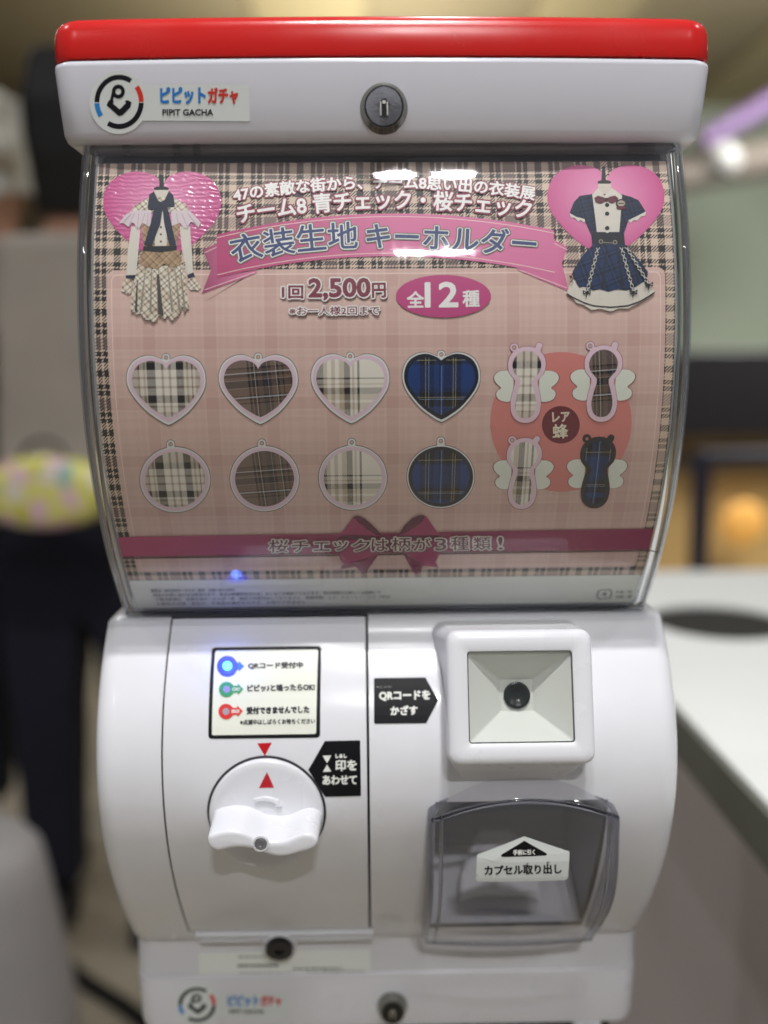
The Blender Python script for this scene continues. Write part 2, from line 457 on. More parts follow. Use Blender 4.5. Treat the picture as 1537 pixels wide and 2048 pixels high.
# ---- header lock
def lock(px, py, Y, r, depth, tilt=0.0, face=None):
    c = on_plane(px, py, Y); d = Vector((0, -1, tilt))
    L = lathe("lock", [(r*.9, -.004), (r, 0), (r, depth*.12), (r*.97, depth*.2), (r*.78, depth), (r*.74, depth), (r*.73, depth*.8)], c, d, CHROME, machine)
    dn = d.normalized()
    lathe("lock_face", [(r*.73, 0), (r*.73, .0012), (r*.70, .0018), (r*.24, .0018), (r*.23, .0012), (r*.17, .0012), (r*.16, .002)], c + dn*(depth - .0016), d, face or CHROMED, L)
    k = box("keyhole", c + dn*(depth + .0004) + Vector((0, 0, -r*.03)), (r*.2, .0006, r*.68), BLACK, L)
    for sx_ in (-1, 1): box("keyhole_edge", c + dn*(depth + .0007) + Vector((sx_*r*.13, 0, -r*.08)), (r*.05, .0006, r*.5), KEYM, L)
    box("keyhole_tumbler", c + dn*(depth + .0009) + Vector((0, 0, r*.16)), (r*.12, .0006, r*.12), KEYM, L)
    return L
lock(768, 216, .5128, .0124, .0062, -.14)

# ---- window: clear bowed front, side rims, bottom lip
wp = np.polyfit([.11, .0467, -.0047, -.034, -.065, -.1014, -.136], [.5225, .503, .497, .504, .514, .5368, .564], 3)
wy = lambda z: float(np.polyval(wp, z))
WHW = .1518
CLEAR = clear_mat("clear_acrylic_window", (.965, .975, .975, 1), .03, scratch=.07, haze=.012)
CLEARS = clear_mat("clear_acrylic_side", (.88, .90, .93, 1), .03, scratch=.1, haze=.22)
RIM = glass_mat("acrylic_rim", (.93, .95, .97, 1), .02)
zs = frange(.1135, -.1365, 60)
winf = Surf(zs, wy)
rings = []
for z in zs:
    n = winf.pt(0, float(np.interp(-z, -winf.z, winf.s)), 0)
    r = .0045; y = wy(z)
    P = [Vector((-WHW, y + .06, z + CZ)), Vector((-WHW, y + .02, z + CZ))]
    P += [Vector((-WHW + r - r*math.cos(a), y + r - r*math.sin(a), z + CZ)) for a in frange(0, math.pi/2, 7)]
    P += [Vector((x, y, z + CZ)) for x in frange(-WHW + r, WHW - r, 9)[1:-1]]
    P += [Vector((WHW - r + r*math.sin(a), y + r - r*math.cos(a), z + CZ)) for a in frange(0, math.pi/2, 7)]
    P += [Vector((WHW, y + .02, z + CZ)), Vector((WHW, y + .06, z + CZ))]
    rings.append(P)
win = link("window_cover", loft("window_cover", rings, (False, False), closed=False), machine, (CLEAR,))
for sx in (-1, 1):
    rr = []
    for z in zs:
        y = wy(z); cx = sx*(WHW - .0036); cy = y + .0046
        rr.append([Vector((cx + .0029*math.cos(a), cy + .0036*math.sin(a), z + CZ)) for a in frange(0, 2*math.pi*11/12, 12)])
    link("window_rim", loft("window_rim", rr, ang=60), win, (RIM,))
    rr = [[Vector((sx*(WHW - .0072 - q), wy(z) + dy, z + CZ)) for q, dy in ((0, .004), (0, .034), (.001, .034), (.001, .004))] for z in zs]
    link("window_side", loft("window_side", rr), win, (CLEARS,))
def bar(name, x0, x1, y, z, ry, rz, mat, parent, n=12):
    rr = [[Vector((x, y + ry*math.cos(a), z + CZ + rz*math.sin(a))) for a in frange(0, 2*math.pi*(n-1)/n, n)] for x in frange(x0, x1, 5)]
    return link(name, loft(name, rr, ang=50), parent, (mat,))
bar("window_lip", -WHW + .002, WHW - .002, wy(-.1365) + .003, -.1372, .0038, .0016, RIM, win)
bar("window_lip", -WHW + .004, WHW - .004, wy(.1105) + .004, .1105, .003, .0022, RIM, win)
for px in (1281, 255, 355, 395):
    c = on_plane(px, 299, .5265)
    bevel(box("window_tab", c, (.0135 if px > 1000 else .004, .006, .0042), RIM, win), .0006)
adopt()

# ---- box behind the poster, closing the globe
hs = frange(.112, -.150, 14)
INNER = pm("inner_housing_grey", (128, 128, 140), .5)
rr = [ring(.1440, wy(z) + .0095, .80, .006, z, frange(-.13, .13, 5)) for z in hs]
link("inner_housing", loft("inner_housing", rr), machine, (INNER,))
TOPD = pm("header_underside_grey", (185, 185, 195), .35)
box("window_hood", (0, .63, .1125 + CZ), (.296, .206, .0036), TOPD, machine, .0008)

# ---- body
bp_ = np.polyfit([-.142, -.187, -.2053, -.2455, -.295, -.353], [.563, .528, .5245, .524, .5457, .589], 3)
by = lambda z: float(np.polyval(bp_, z))
BX = sorted(set([round(v, 5) for v in frange(-.150, .150, 21)] + [-.1238, -.0104, .0255, .1210]))
BZ = sorted(set([round(v, 5) for v in frange(-.1435, -.3535, 34)] + [-.3437, -.2350]), reverse=True)
DX0, DX1, DZ1 = -.1238, -.0104, -.3437
HX0, HX1, HZ0, HZ1 = .0255, .1210, -.2350, -.3437
rings = []
def bw(z):   # half width: shoulders and foot pull in a little
    return HW - .0015*max(0, (-.150 - z < 0)) - .003*max(0, (-.33 - z)/.024)
for z, ins, dy in [(-.1392, .012, .012), (-.1396, .006, .0065), (-.1408, .0025, .0030), (-.1422, .0008, .0008)]:
    rings.append(ring(HW - ins, by(-.1435) + dy - .0005, .80, .011, z, BX))
n0 = len(rings)
for z in BZ: rings.append(ring(HW, by(z), .80, .0115, z, BX))
for z, ins, dy in [(-.3560, .001, .0035), (-.3580, .004, .009), (-.3588, .010, .016)]:
    rings.append(ring(HW - ins, by(-.3535) + dy, .80, .0115, z, BX))
def skip(i, j):
    if i >= len(BX) - 1: return False
    x0, x1 = BX[i], BX[i+1]; z0, z1 = rings[j][0].z - CZ, rings[j+1][0].z - CZ; e = 1e-5
    if x0 > DX0 - e and x1 < DX1 + e and z1 > DZ1 - e and j >= 1: return True
    return x0 > HX0 - e and x1 < HX1 + e and z0 < HZ0 + e and z1 > HZ1 - e
body = link("body_shell", loft("body_shell", rings, ang=60, skip=skip), machine, (WHITE,))
BODY = Surf(frange(-.1400, -.356, 90), by)
# dark liner seen through the gaps
rr = [ring(HW - .0105, by(z) + .006, .76, .0008, z, BX) for z in frange(-.145, -.352, 20)]
def skip2(i, j):
    if i >= len(BX) - 1: return False
    z0, z1 = rr[j][0].z - CZ, rr[j+1][0].z - CZ
    return BX[i] > HX0 - .004 and BX[i+1] < HX1 + .006 and z0 < HZ0 + .012 and z1 > HZ1 - .012
link("inner_liner", loft("inner_liner", rr, skip=skip2), machine, (DARKGAP,))

# ---- coin-mechanism door panel on the left
def patch(name, x0, x1, z0, z1, off, th, mat, parent, surf=None, nx=8, nz=26, r=0.0):
    surf = surf or by; F = []; V = []
    S = Surf(frange(z0 + .002, z1 - .002, 80), surf)
    for lay in (off, off - th):
        for z in frange(z0, z1, nz):
            s_ = float(np.interp(-z, -S.z, S.s))
            for x in frange(x0, x1, nx): V.append(S.pt(x, s_, lay))
    n = nx*nz
    for j in range(nz-1):
        for i in range(nx-1):
            a = j*nx + i; F.append((a, a+1, a+1+nx, a+nx)); F.append((n+a, n+a+nx, n+a+1+nx, n+a+1))
    loop = [i for i in range(nx)] + [j*nx + nx-1 for j in range(1, nz)] + [(nz-1)*nx + i for i in range(nx-2, -1, -1)] + [j*nx for j in range(nz-2, 0, -1)]
    for k in range(len(loop)):
        a, b = loop[k], loop[(k+1) % len(loop)]; F.append((b, a, n+a, n+b))
    return link(name, mesh(name, V, F, ang=40), parent, (mat,))
door = patch("door_panel", DX0 + .0007, DX1 - .0013, -.1402, DZ1 + .0009, .0004, .003, WHITE, machine); bevel(door, .0008, 3, 50)
# moulded lips below the door
patch("door_sill", DX0 + .004, DX1 + .001, -.3450, -.3470, .0028, .004, WHITE, machine, nz=3)
patch("door_sill", DX0 + .006, DX1 + .001, -.3494, -.3516, .0036, .005, WHITE, machine, nz=3)
# seam that runs on down to the base right of the door
patch("panel_seam", DX1 - .0004, DX1 + .0002, -.3440, -.3545, .0002, .0006, pm("seam_grey", (120, 120, 125), .5), machine, nx=2, nz=4)

# ---- base block and tray
rr = [ring(HW - ins, .5955 + dy, .80, .012, z, fx, 0) for z, ins, dy in [(-.3575, .0005, .0), (-.379, .0005, 0), (-.3815, .0003, -.0003)]]
link("base_block", loft("base_block", rr), machine, (WHITE2,))
TRY = lambda z: .5962 + (-.384 - z)*.03
rr = [ring(HW - ins, y, .80, .012, z, fx, 0) for z, ins, y in [(-.3818, .0035, .5995), (-.3822, .0010, .5966), (-.3835, .0, .5955), (-.387, .0, .5953), (-.4150, .0008, .5960), (-.4205, .0020, .5970), (-.4230, .0050, .6000)]]
link("base_tray", loft("base_tray", rr), machine, (WHITE2,))
BASE = Surf([-.3835, -.387, -.4150, -.4205], lambda z: float(np.interp(-z, [.3835, .387, .415, .4205], [.5955, .5953, .5960, .5970])))
BLOCK = Surf([-.3580, -.3812], lambda z: .5955)
lock(785, 2012, .5955, .0098, .0075, .05, BLACK)
L = lathe("lock", [(.0108, -.02), (.0108, 0), (.0106, .0025), (.0098, .0032), (.0088, .0028), (.0086, .001)], on_plane(560, 1889, .585), (0, -1, -.35), WHITE, machine)
lathe("lock_face", [(.0086, 0), (.0084, .005), (.003, .0054), (.0026, .004)], on_plane(560, 1889, .583), (0, -1, -.35), BLACK, L)

# ---- turning knob
KY = by(-.243) - .0012
kc = on_plane(534, 1625, KY)
a = Art(BODY, .00055); _z = lambda z: float(np.interp(-(z), -BODY.z, BODY.s)); _c = [(math.cos(R(t)), math.sin(R(t))) for t in range(0, 360, 5)]
a.poly([(kc.x + .0327*c_, _z(kc.z - CZ + .0327*s_)) for c_, s_ in _c], pm("knob_gap_shade", (48, 46, 54), .6), xs=True, holes=([(kc.x + .030*c_, _z(kc.z - CZ + .030*s_)) for c_, s_ in _c],))  # flat dark ring painted on the body as the gap's shade
a.build("knob_gap", machine)
knob = lathe("knob", [(.0313, -.0150), (.0313, .0020), (.0309, .0030), (.0300, .0036), (.027, .0040), (.012, .0042)], kc, (0, -1, 0), WHITE2, machine, 72)
zk = lambda x, y: (380 + x/4.045, 1500 + y/4.045)
front = [(150,700),(180,684),(230,668),(300,656),(370,656),(430,668),(500,695),(560,722),(620,738),(690,742),(760,738),(820,718),(880,692),(930,678),(985,684),(1022,705),(1038,735),(1030,775),(990,808),(930,826),(870,842),(810,860),(750,868),(690,866),(620,846),(550,818),(480,803),(400,796),(330,802),(270,816),(220,822),(175,805),(148,775),(140,735)]
def dens(P, n=3):
    out = []
    N = len(P)
    for i in range(N):
        p0, p1, p2, p3 = (np.array(P[(i+k-1) % N], float) for k in range(4))
        for t in frange(0, 1, n+1)[:-1]:
            out.append(tuple(.5*((2*p1) + (-p0+p2)*t + (2*p0-5*p1+4*p2-p3)*t*t + (-p0+3*p1-3*p2+p3)*t**3)))
    return out
FY = KY - .0325
fp = [on_plane(*zk(x, y), FY) for x, y in dens(front, 2)]
cen = sum(fp, Vector()) / len(fp)
def offs(P, d):
    out = []; n = len(P)
    for i in range(n):
        t = P[(i+1) % n] - P[i-1]; nrm = Vector((t.z, 0, -t.x)).normalized(); out.append(P[i] + nrm*d)
    return out
sgn = 1 if (offs(fp, .001)[0] - cen).length > (fp[0] - cen).length else -1
rr = []
for ins, dy in [(.0024, .0), (.0011, .0002), (.0003, .0008), (.0, .0018), (-.0003, .012), (-.0007, .024), (-.0012, .0300)]:
    rr.append([Vector((p.x, FY + dy, p.z)) for p in offs(fp, -ins*sgn)])
handle = link("knob_handle", loft("knob_handle", rr, ang=85), knob, (WHITE2,))
sc = on_plane(522, 1687, FY)
w = lathe("screw_recess", [(.0044, -.0001), (.0043, .0006), (.0034, .0007), (.0033, .0002)], sc, (0, -1, 0), WHITE2, handle, 28)
lathe("screw", [(.0032, .0), (.0031, .0007), (.0024, .0010), (.0016, .0010), (.0014, .0003), (.0004, .0003)], sc, (0, -1, 0), CHROMED, handle, 24)
KN = Surf([kc.z - CZ + .033, kc.z - CZ - .033], lambda z: KY - .0042)
a = Art(KN, .0001); a.frame(4.045, 380, 1270)
REDP = pm("red_paint", (190, 22, 38), .35)
a.poly([(625, 1108), (682, 1235), (560, 1237)], REDP); a.build("red_mark", knob)
# raised turning arrow
ar = [(520,1322),(560,1308),(600,1302),(640,1304),(680,1314),(712,1330),(722,1318),(752,1378),(690,1382),(703,1364),(670,1345),(630,1334),(590,1334),(555,1342),(530,1352)]
ap = [on_plane(380 + x/4.045, 1270 + y/4.045, KY - .004) for x, y in ar]
rr = [[Vector((p.x, KY - .0038 - d, p.z)) for p in ap] for d in (0, .0020)]
bevel(link("turning_arrow", loft("turning_arrow", rr, ang=30), knob, (WHITE2,)), .0003, 2)

# ---- code scanner box on the right
def rrect(hw, hh, r, n=5):
    P = []
    for cx, cy, a0 in ((hw-r, hh-r, 0), (-hw+r, hh-r, 90), (-hw+r, -hh+r, 180), (hw-r, -hh+r, 270)):
        P += [(cx + r*math.cos(R(a0 + 90*k/n)), cy + r*math.sin(R(a0 + 90*k/n))) for k in range(n+1)]
    return P
SCX = .0693
ft = Vector((SCX, .5130, -.1362 + CZ)); fb = Vector((SCX, .4950, -.2025 + CZ))
fcen = (ft + fb)/2; fu = (ft - fb).normalized(); fn = Vector((1, 0, 0)).cross(fu).normalized()
if fn.y > 0: fn = -fn
hh = (ft - fb).length/2 + .0008; hw_ = .0388
def fr_(P, d): return [fcen + Vector((1, 0, 0))*x + fu*y + fn*d for x, y in P]
rings = []
iw, ih = .0276, .0236
# inside recess first (deep to shallow), then round the front edge, then back to the wall
rings.append(fr_(rrect(.0088, .0084, .0006), -.0155))
rings.append(fr_(rrect(iw, ih, .0015), -.0016))
scan = thing_body = None
recess = link("scanner_recess", loft("scanner_recess", rings, (True, False), ang=20), None, (pm("scanner_recess_grey", (218, 221, 215), .45, spec=.3),))
rings = [fr_(rrect(iw, ih, .0015), -.0018), fr_(rrect(iw, ih, .0015), -.0004), fr_(rrect(iw + .0006, ih + .0006, .002), 0),
         fr_(rrect(hw_ - .0045, hh - .0045, .0045), 0), fr_(rrect(hw_ - .0018, hh - .0018, .0052), -.0006), fr_(rrect(hw_ - .0005, hh - .0005, .006), -.0020), fr_(rrect(hw_, hh, .006), -.0042),
         fr_(rrect(hw_, hh, .006), -.0120)]
bk = rrect(1, 1, .18)
back = [Vector((SCX - .0012 + x*.0425, .0, CZ - .1790 + y*(.0360 if y > 0 else .0480))) for x, y in bk]
back = [Vector((SCX + (p.x - SCX)*(1 if p.z > CZ - .19 else .66), by(max(-.356, min(-.141, p.z - CZ))) + .004, p.z)) for p in back]
mid = [a_.lerp(b_, .42) for a_, b_ in zip(rings[-1], back)]
rings += [mid, back]
scan = link("scanner_housing", loft("scanner_housing", rings, (False, False), ang=60), machine, (WHITE2,))
recess.parent = scan
rr = [fr_(rrect(iw + .0002, ih + .0002, .0016), -.0003), fr_(rrect(iw - .0004, ih - .0004, .0012), -.0003), fr_(rrect(iw - .0004, ih - .0004, .0012), -.0018)]
link("scanner_gasket", loft("scanner_gasket", rr, (False, False)), scan, (pm("gasket_grey", (72, 78, 76), .5),))
lathe("scanner_lens", [(.0072, -.0004), (.0072, .0010), (.0064, .0014), (.0050, .0012), (.0036, .0004), (.0012, .0002)], fcen - fn*.0152, fn, pm("lens_black", (44, 48, 48), .18), scan, 40)
# clear pane over the recess
adopt_pane = link("scanner_pane", mesh("scanner_pane", fr_(rrect(iw - .0003, ih - .0003, .0012), -.0010), [tuple(range(24))]), scan, (clear_mat("scanner_pane_clear", (.97, .975, .965, 1), .06),))

# ---- capsule chute with its tinted flap
CHX, CHW = .0733, .0512
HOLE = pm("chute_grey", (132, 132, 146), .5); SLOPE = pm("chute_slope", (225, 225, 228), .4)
x0, x1 = HX0 - .001, HX1 + .001
yt, yb = by(HZ0), by(HZ1)
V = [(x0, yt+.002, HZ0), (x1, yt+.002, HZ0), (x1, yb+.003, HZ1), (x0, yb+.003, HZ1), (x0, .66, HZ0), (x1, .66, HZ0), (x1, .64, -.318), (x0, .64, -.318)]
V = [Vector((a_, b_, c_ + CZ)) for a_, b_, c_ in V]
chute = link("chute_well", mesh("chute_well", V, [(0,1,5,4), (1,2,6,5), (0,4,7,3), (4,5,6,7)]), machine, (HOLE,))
link("chute_floor", mesh("chute_floor", [V[3] + Vector((.001, 0, .0004)), V[2] + Vector((-.001, 0, .0004)), V[6] + Vector((-.001, -.001, .0004)), V[7] + Vector((.001, -.001, .0004))], [(0, 1, 2, 3)]), chute, (SLOPE,))
rr = [[Vector((CHX - .002 + x*w_, y_ + .0, z_ + CZ)) for x, z_, y_ in ((-1, zz, yy), (-.6, zz + h_, yy + .004), (.6, zz + h_, yy + .004), (1, zz, yy))] for zz, yy, w_, h_ in ((-.3325, .590, .026, .002), (-.318, .598, .024, .010), (-.3000, .612, .014, .003))]
link("chute_guide", loft("chute_guide", rr, closed=False, caps=(False, False)), chute, (pm("guide_grey", (215, 215, 220), .5),))
SMOKE = clear_mat("smoked_acrylic", (.94, .94, .97, 1), .03, scratch=.10, haze=.05)
SMOKE2 = clear_mat("smoked_acrylic_edge", (.60, .60, .66, 1), .05, haze=.06)
flap_y = lambda z: float(np.interp(-z, [.214, .236, .246, .262, .271, .28, .29, .30, .32, .344], [.523, .509, .506, .5064, .5080, .5108, .5158, .5225, .5390, .5620])) 
NU = 21
us = frange(-1, 1, NU)
rings = []
def frow(z, w, arch, Bf, yy): return [Vector((CHX + u*w, yy + Bf*u*u, CZ + z - arch*u*u)) for u in us]
for z_, w_, ar_, bf_, y_ in ((-.2200, .0405, .0125, 0, .5215), (-.2215, .0440, .0130, .001, .5165), (-.2235, .0475, .0130, .002, .5110), (-.2255, .0495, .0125, .003, .5070), (-.2280, .0503, .0120, .004, .5050), (-.2320, .0505, .0112, .004, .5046)):
    rings.append(frow(z_, w_, ar_, bf_, y_))
for z in frange(-.238, -.343, 18): rings.append(frow(z, .0505, .0105*(z + .343)/.105, .004, .5050 + (flap_y(z) - .506)*1.0 if z < -.262 else .5050))
flap = link("capsule_flap", loft("capsule_flap", rings, (False, False), closed=False, ang=70), machine, (SMOKE,))
for sx in (0, -1):
    edge = [r[sx] for r in rings]
    V, F = [], []
    s_ = 1 if sx == -1 else -1
    for i, p in enumerate(edge):
        yw = by(max(-.353, min(-.15, p.z - CZ))) - .0005
        for q in (p, Vector((p.x + s_*.0012, p.y + .002, p.z)), Vector((p.x + s_*.0016, max(yw, p.y + .004), p.z)), Vector((p.x - s_*.0008, max(yw, p.y + .004), p.z)), Vector((p.x - s_*.0012, p.y + .002, p.z))): V.append(q)
    rr = [V[i*5:(i+1)*5] for i in range(len(edge))]
    link("flap_side", loft("flap_side", rr, ang=50), flap, (SMOKE2,))
def tube(name, pts, r, mat, parent=None, n=10, **k):
    rr = []
    for i, p in enumerate(pts):
        t = (pts[min(i+1, len(pts)-1)] - pts[max(i-1, 0)]).normalized(); u = t.orthogonal().normalized()
        u = (Vector((0, 0, 1)) - t*t.z).normalized() if abs(t.z) < .9 else (Vector((0, 1, 0)) - t*t.y).normalized()
        w_ = t.cross(u); ri = r[i] if isinstance(r, (list, tuple)) else r
        rr.append([p + (u*math.cos(2*math.pi*q/n) + w_*math.sin(2*math.pi*q/n))*ri for q in range(n)])
    return link(name, loft(name, rr, ang=60), parent, (mat,), **k)
TINTG = glass_mat("smoked_rim", (.62, .62, .68, 1), .03)
tube("flap_rim", [p + Vector((0, .0012, 0)) for p in rings[4]], .0014, TINTG, flap)
tube("flap_rim", [p + Vector((0, .0012, 0)) for p in rings[-1]], .0016, TINTG, flap)
for i in (1, -2): tube("flap_rim", [r[i] + Vector((0, .0012, 0)) for r in rings[4:]], .0011, TINTG, flap)
FLAP = Surf(frange(-.247, -.343, 50), lambda z: (.5050 if z >= -.262 else .5050 + flap_y(z) - .506), B=.004, xc=CHX, hw=.0505)
FLAP.y = FLAP.y + .004
adopt()

# ---- stickers and printed marks on the body
def setz(a, k):
    fr = {'A': (4.045, 380, 1270), 'B': (2.956, 740, 1220), 'D': (3.341, 820, 1520), 'E': (2.135, 100, 0), 'F': (2.48, 180, 1780), 'P': (1, 0, 0),
          '3': (2.795, 150, 300), '4': (2.049, 650, 300), '5': (2.562, 200, 680), '6': (2.562, 780, 660), '7': (2.479, 180, 1000), '8': (2.479, 780, 1000), 'W': (3.27, 530, 540), 'K': (6.404, 660, 1010)}[k]
    a.frame(*fr); return a
def rr_px(q, r, n=5):
    """rounded quad from four frame points (clockwise)"""
    out = []
    for i in range(4):
        p, a0, b0 = (np.array(q[i], float), np.array(q[i-1], float), np.array(q[(i+1) % 4], float))
        u = (a0-p)/np.linalg.norm(a0-p); v = (b0-p)/np.linalg.norm(b0-p)
        for k in range(n+1):
            t = k/n; out.append(tuple((1-t)**2*(p+u*r) + 2*t*(1-t)*p + t*t*(p+v*r)))
    return out
BK = ink('#16181f'); RD = pm("red_marks", (196, 20, 34), .35); WI = ink('#e9ebe4')
a = setz(Art(BODY, .0006), 'A')
a.poly(rr_px([(180,105),(1065,92),(1055,830),(150,840)], 34), BLACKST)
a.poly(rr_px([(208,131),(1038,120),(1023,800),(180,811)], 18), CREAMST)
disp = a.build("status_panel", machine)
GRN, REDI, BLUI = ink('#2f9a6a'), ink('#d92f2c'), ink('#2d6fe0')
def icon(cy, cx, m, hole, word=None):
    a.ell(cx, cy, 62, 62, m); a.poly([(cx+30, cy-30), (cx+90, cy-30), (cx+90, cy-48), (cx+136, cy-2), (cx+92, cy+44), (cx+90, cy+26), (cx+30, cy+28)], m)
    if word: a.text(word, [(cx+46, cy+12), (cx+108, cy+11)], 26, WI, 1)
    a.ell(cx, cy, 28, 28, hole)
a = setz(Art(BODY, .00085), 'A')
icon(258, 306, BLUI, WI); icon(443, 300, GRN, ink('#9a94d8'), 'OK!'); icon(620, 296, REDI, ink('#a79cab'), 'ERROR')
a.build("status_icons", disp)
a = setz(Art(BODY, .00085), 'A')
a.text('QRコード受付中', [(475, 280), (915, 273)], 52, BK, 3.0)
a.text('ピピッ♪と鳴ったらOK!', [(470, 460), (1010, 450)], 52, BK, 3.0)
a.text('受付できませんでした', [(464, 640), (966, 630)], 54, BK, 3.0)
a.text('※点滅中はしばらくお待ちください', [(410, 726), (1014, 716)], 40, BK, 1.2)
a.build("lettering", disp)
LEDC = pm("blue_led_core", (90, 220, 255), .4, emit=(60, 215, 255), es=1.6)
LEDR = pm("blue_led_ring", (4, 20, 220), .4, emit=(0, 30, 255), es=2.6)
a = setz(Art(BODY, .0012), 'A'); a.ell(306, 256, 84, 82, LEDR, hole=.42); a.ell(306, 256, 37, 36, LEDC); a.build("status_light", disp)
l = bpy.data.lights.new("status_light_glow", 'POINT'); l.energy = .012; l.color = (.08, .15, 1); l.shadow_soft_size = .003
o = bpy.data.objects.new("status_light_glow", l); COL.objects.link(o)
q = BODY.hit(*a.fr(306, 256)); o.location = BODY.pt(q[0], q[1], .006)

a = setz(Art(BODY, .0006), 'A'); a.poly([(548, 875), (665, 870), (608, 975)], RD); a.build("red_mark", machine)
a.layer = 0; a.poly(rr_px([(1090,858),(1378,852),(1385,1297),(1095,1305)], 8)[:24] and [(1090,862),(1096,857),(1372,851),(1379,857),(1386,1292),(1380,1298),(1100,1305),(1092,1300),(1030,1200),(960,1088),(1005,1012)], BLACKST)
a.poly([(1075,975),(1147,972),(1111,1035)], WI); a.poly([(1111,1045),(1147,1102),(1077,1105)], WI)
a.text('印を', [(1182, 1096), (1350, 1092)], 84, WI, 4); a.text('あわせて', [(1078, 1206), (1350, 1202)], 70, WI, 4); a.text('しるし', [(1182, 992), (1270, 990)], 28, WI, 3)
a.build("mark_sticker", machine)
a = setz(Art(BODY, .0004), 'B')
a.poly([(25,408),(31,404),(325,400),(330,403),(405,535),(335,665),(330,668),(31,672),(26,668)], BLACKST)
a.text('QRコードを', [(58, 537), (355, 533)], 56, WI, 2.8); a.text('かざす', [(125, 621), (281, 618)], 52, WI, 2.8); a.text('※ここに', [(40, 462), (128, 460)], 11, ink('#8f8f8c'), .5)
a.build("scan_sticker", machine)
a = setz(Art(FLAP, .0004), 'D')
a.poly([(765,443),(1060,606),(1066,618),(1056,785),(1040,798),(450,807),(440,800),(448,640),(455,628)], STICKER)
a.poly([(765,537),(912,620),(916,630),(906,636),(618,646),(608,638),(614,628)], BLACKST)
a.text('手前に引く', [(692, 632), (835, 629)], 34, WI, 1.5)
a.text('カプセル取り出し', [(502, 766), (1012, 754)], 62, BK, 3)
a.text('と', [(778, 697), (794, 697)], 14, BK, .8); a.text('だ', [(912, 690), (932, 690)], 16, BK, .8)
a.build("chute_sticker", machine)

# logo stickers
def logo(a, f, nm, zf=1.0):
    P = lambda pts: [f(x, y) for x, y in pts]
    edge = pm("sticker_edge", (205, 207, 205), .4)
    c = [(295 + 124*math.cos(R(t)), 437 - 135*math.sin(R(t))) for t in frange(28, 330, 50)]
    body = [(405, 362), (844, 362), (851, 368), (855, 511), (849, 518), (398, 515)]
    a.poly(P(body + [(x, y) for x, y in c[::-1]]), STICKER)
    def arc(a0, a1, m):
        o_ = [(297 + 105*math.cos(R(t)), 435 - 116*math.sin(R(t))) for t in frange(a0, a1, 30)]
        i_ = [(297 + 84*math.cos(R(t)), 435 - 94*math.sin(R(t))) for t in frange(a0, a1, 30)]
        a.poly(P(o_ + i_[::-1]), m)
    arc(181, 58, BK); arc(38, 0, ink('#d8392c')); arc(-2, -120, BK); arc(183, 215, ink('#2d86cf'))
    a.line(P([(272, 396), (264, 432)]), 13*zf, BK)
    a.poly(P([(258,424),(274,430),(272,444),(300,467),(326,440),(322,430),(336,428),(350,437),(345,458),(312,492),(296,496),(244,450),(248,438)]), BK)
    o_ = [(294 + 28*math.cos(R(t)), 391 - 30*math.sin(R(t))) for t in range(0, 360, 12)]
    i_ = [(294 + 12*math.cos(R(t)), 391 - 13*math.sin(R(t))) for t in range(0, 360, 12)]
    a.poly(P(o_), BK, holes=(P(i_),))
    B, Rr = ink('#2b7fc9'), ink('#cf3f35')
    hz = lambda k: abs(f(0, k)[1] - f(0, 0)[1])
    a.text('ピピット', P([(475, 443), (664, 441)]), hz(68), B, 3*zf)
    a.text('ガチャ', P([(678, 443), (803, 442)]), hz(66), Rr, 3*zf)
    a.text('PIPIT GACHA', P([(483, 493), (698, 493)]), hz(26), BK, 1.0*zf)
    return a.build(nm, machine)
a = setz(Art(HEAD, .0003), 'E'); logo(a, lambda x, y: (x, y), "brand_sticker")
a = setz(Art(BASE, .0003), 'F'); logo(a, lambda x, y: (532 + (x-296)*(.89 if x < 430 else .80) + (0 if x < 430 else 12), 568 + (y-436)*.74), "brand_sticker", .85)
a = setz(Art(BLOCK, .0003), 'F'); a.poly([(540, 312), (1390, 290), (1392, 432), (545, 440)], pm('cream_label', (240, 244, 238), .4))
G1, G2 = ink('#7a7d7a'), ink('#4a4c4c')
for (xa, xb, y, w_, m) in ((740, 870, 328, 8, G1), (738, 930, 372, 12, G2), (745, 1000, 412, 8, G1), (1010, 1250, 388, 9, G1), (1080, 1230, 405, 7, G1), (1160, 1365, 424, 8, G1)):
    x = xa
    while x < xb:
        L_ = random.uniform(8, 26); a.line([(x, y - x*.008 + 8), (min(xb, x + L_), y - x*.008 + 8)], w_, m); x += L_ + random.uniform(10, 16)
a.build("information_sticker", machine)
adopt()

# ================================================================ THE POSTER BEHIND THE WINDOW
poster = thing("poster", "pink and brown tartan poster of costumes and keychains sheeting the inside of the window", "poster")
poster.location = (0, .52, CZ - .13)
bpy.context.view_layer.update(); PINV = poster.matrix_world.inverted()
pz = frange(.1045, -.1345, 120)
POST = Surf(pz, lambda z: wy(z) + .0042)
PHW = .1437
BE, BR, DK, BR2 = '#cfb8a4', '#84706a', '#2b2829', '#6f584b'
st = [(0, BR), (6, BE), (7, DK), (9.2, BE), (10.2, DK), (12.4, BE), (16, DK), (19.4, BE), (23, DK), (25.2, BE), (26.2, DK), (28.6, BE)]
PLB = plaid("tartan_border", st, st, period=30, tw=1.6)
PK, PK2, PK3 = '#d3b5aa', '#cdada2', '#c3a096'
st2 = [(0, PK3), (6, PK), (7, PK2), (9.2, PK), (10.2, PK2), (12.4, PK), (16, PK2), (19.4, PK), (23, PK2), (25.2, PK), (26.2, PK2), (28.6, PK)]
PLP = plaid("tartan_faded_pink", st2, st2, period=30, tw=1.45)
a = Art(POST, 0.0)
Smax = float(POST.s[-1]); sb = float(a.f.hit(800, 1155)[1])       # tartan ends, white strip begins
rect = lambda x0, s0, x1, s1: [(x0, s0), (x1, s0), (x1, s1), (x0, s1)]
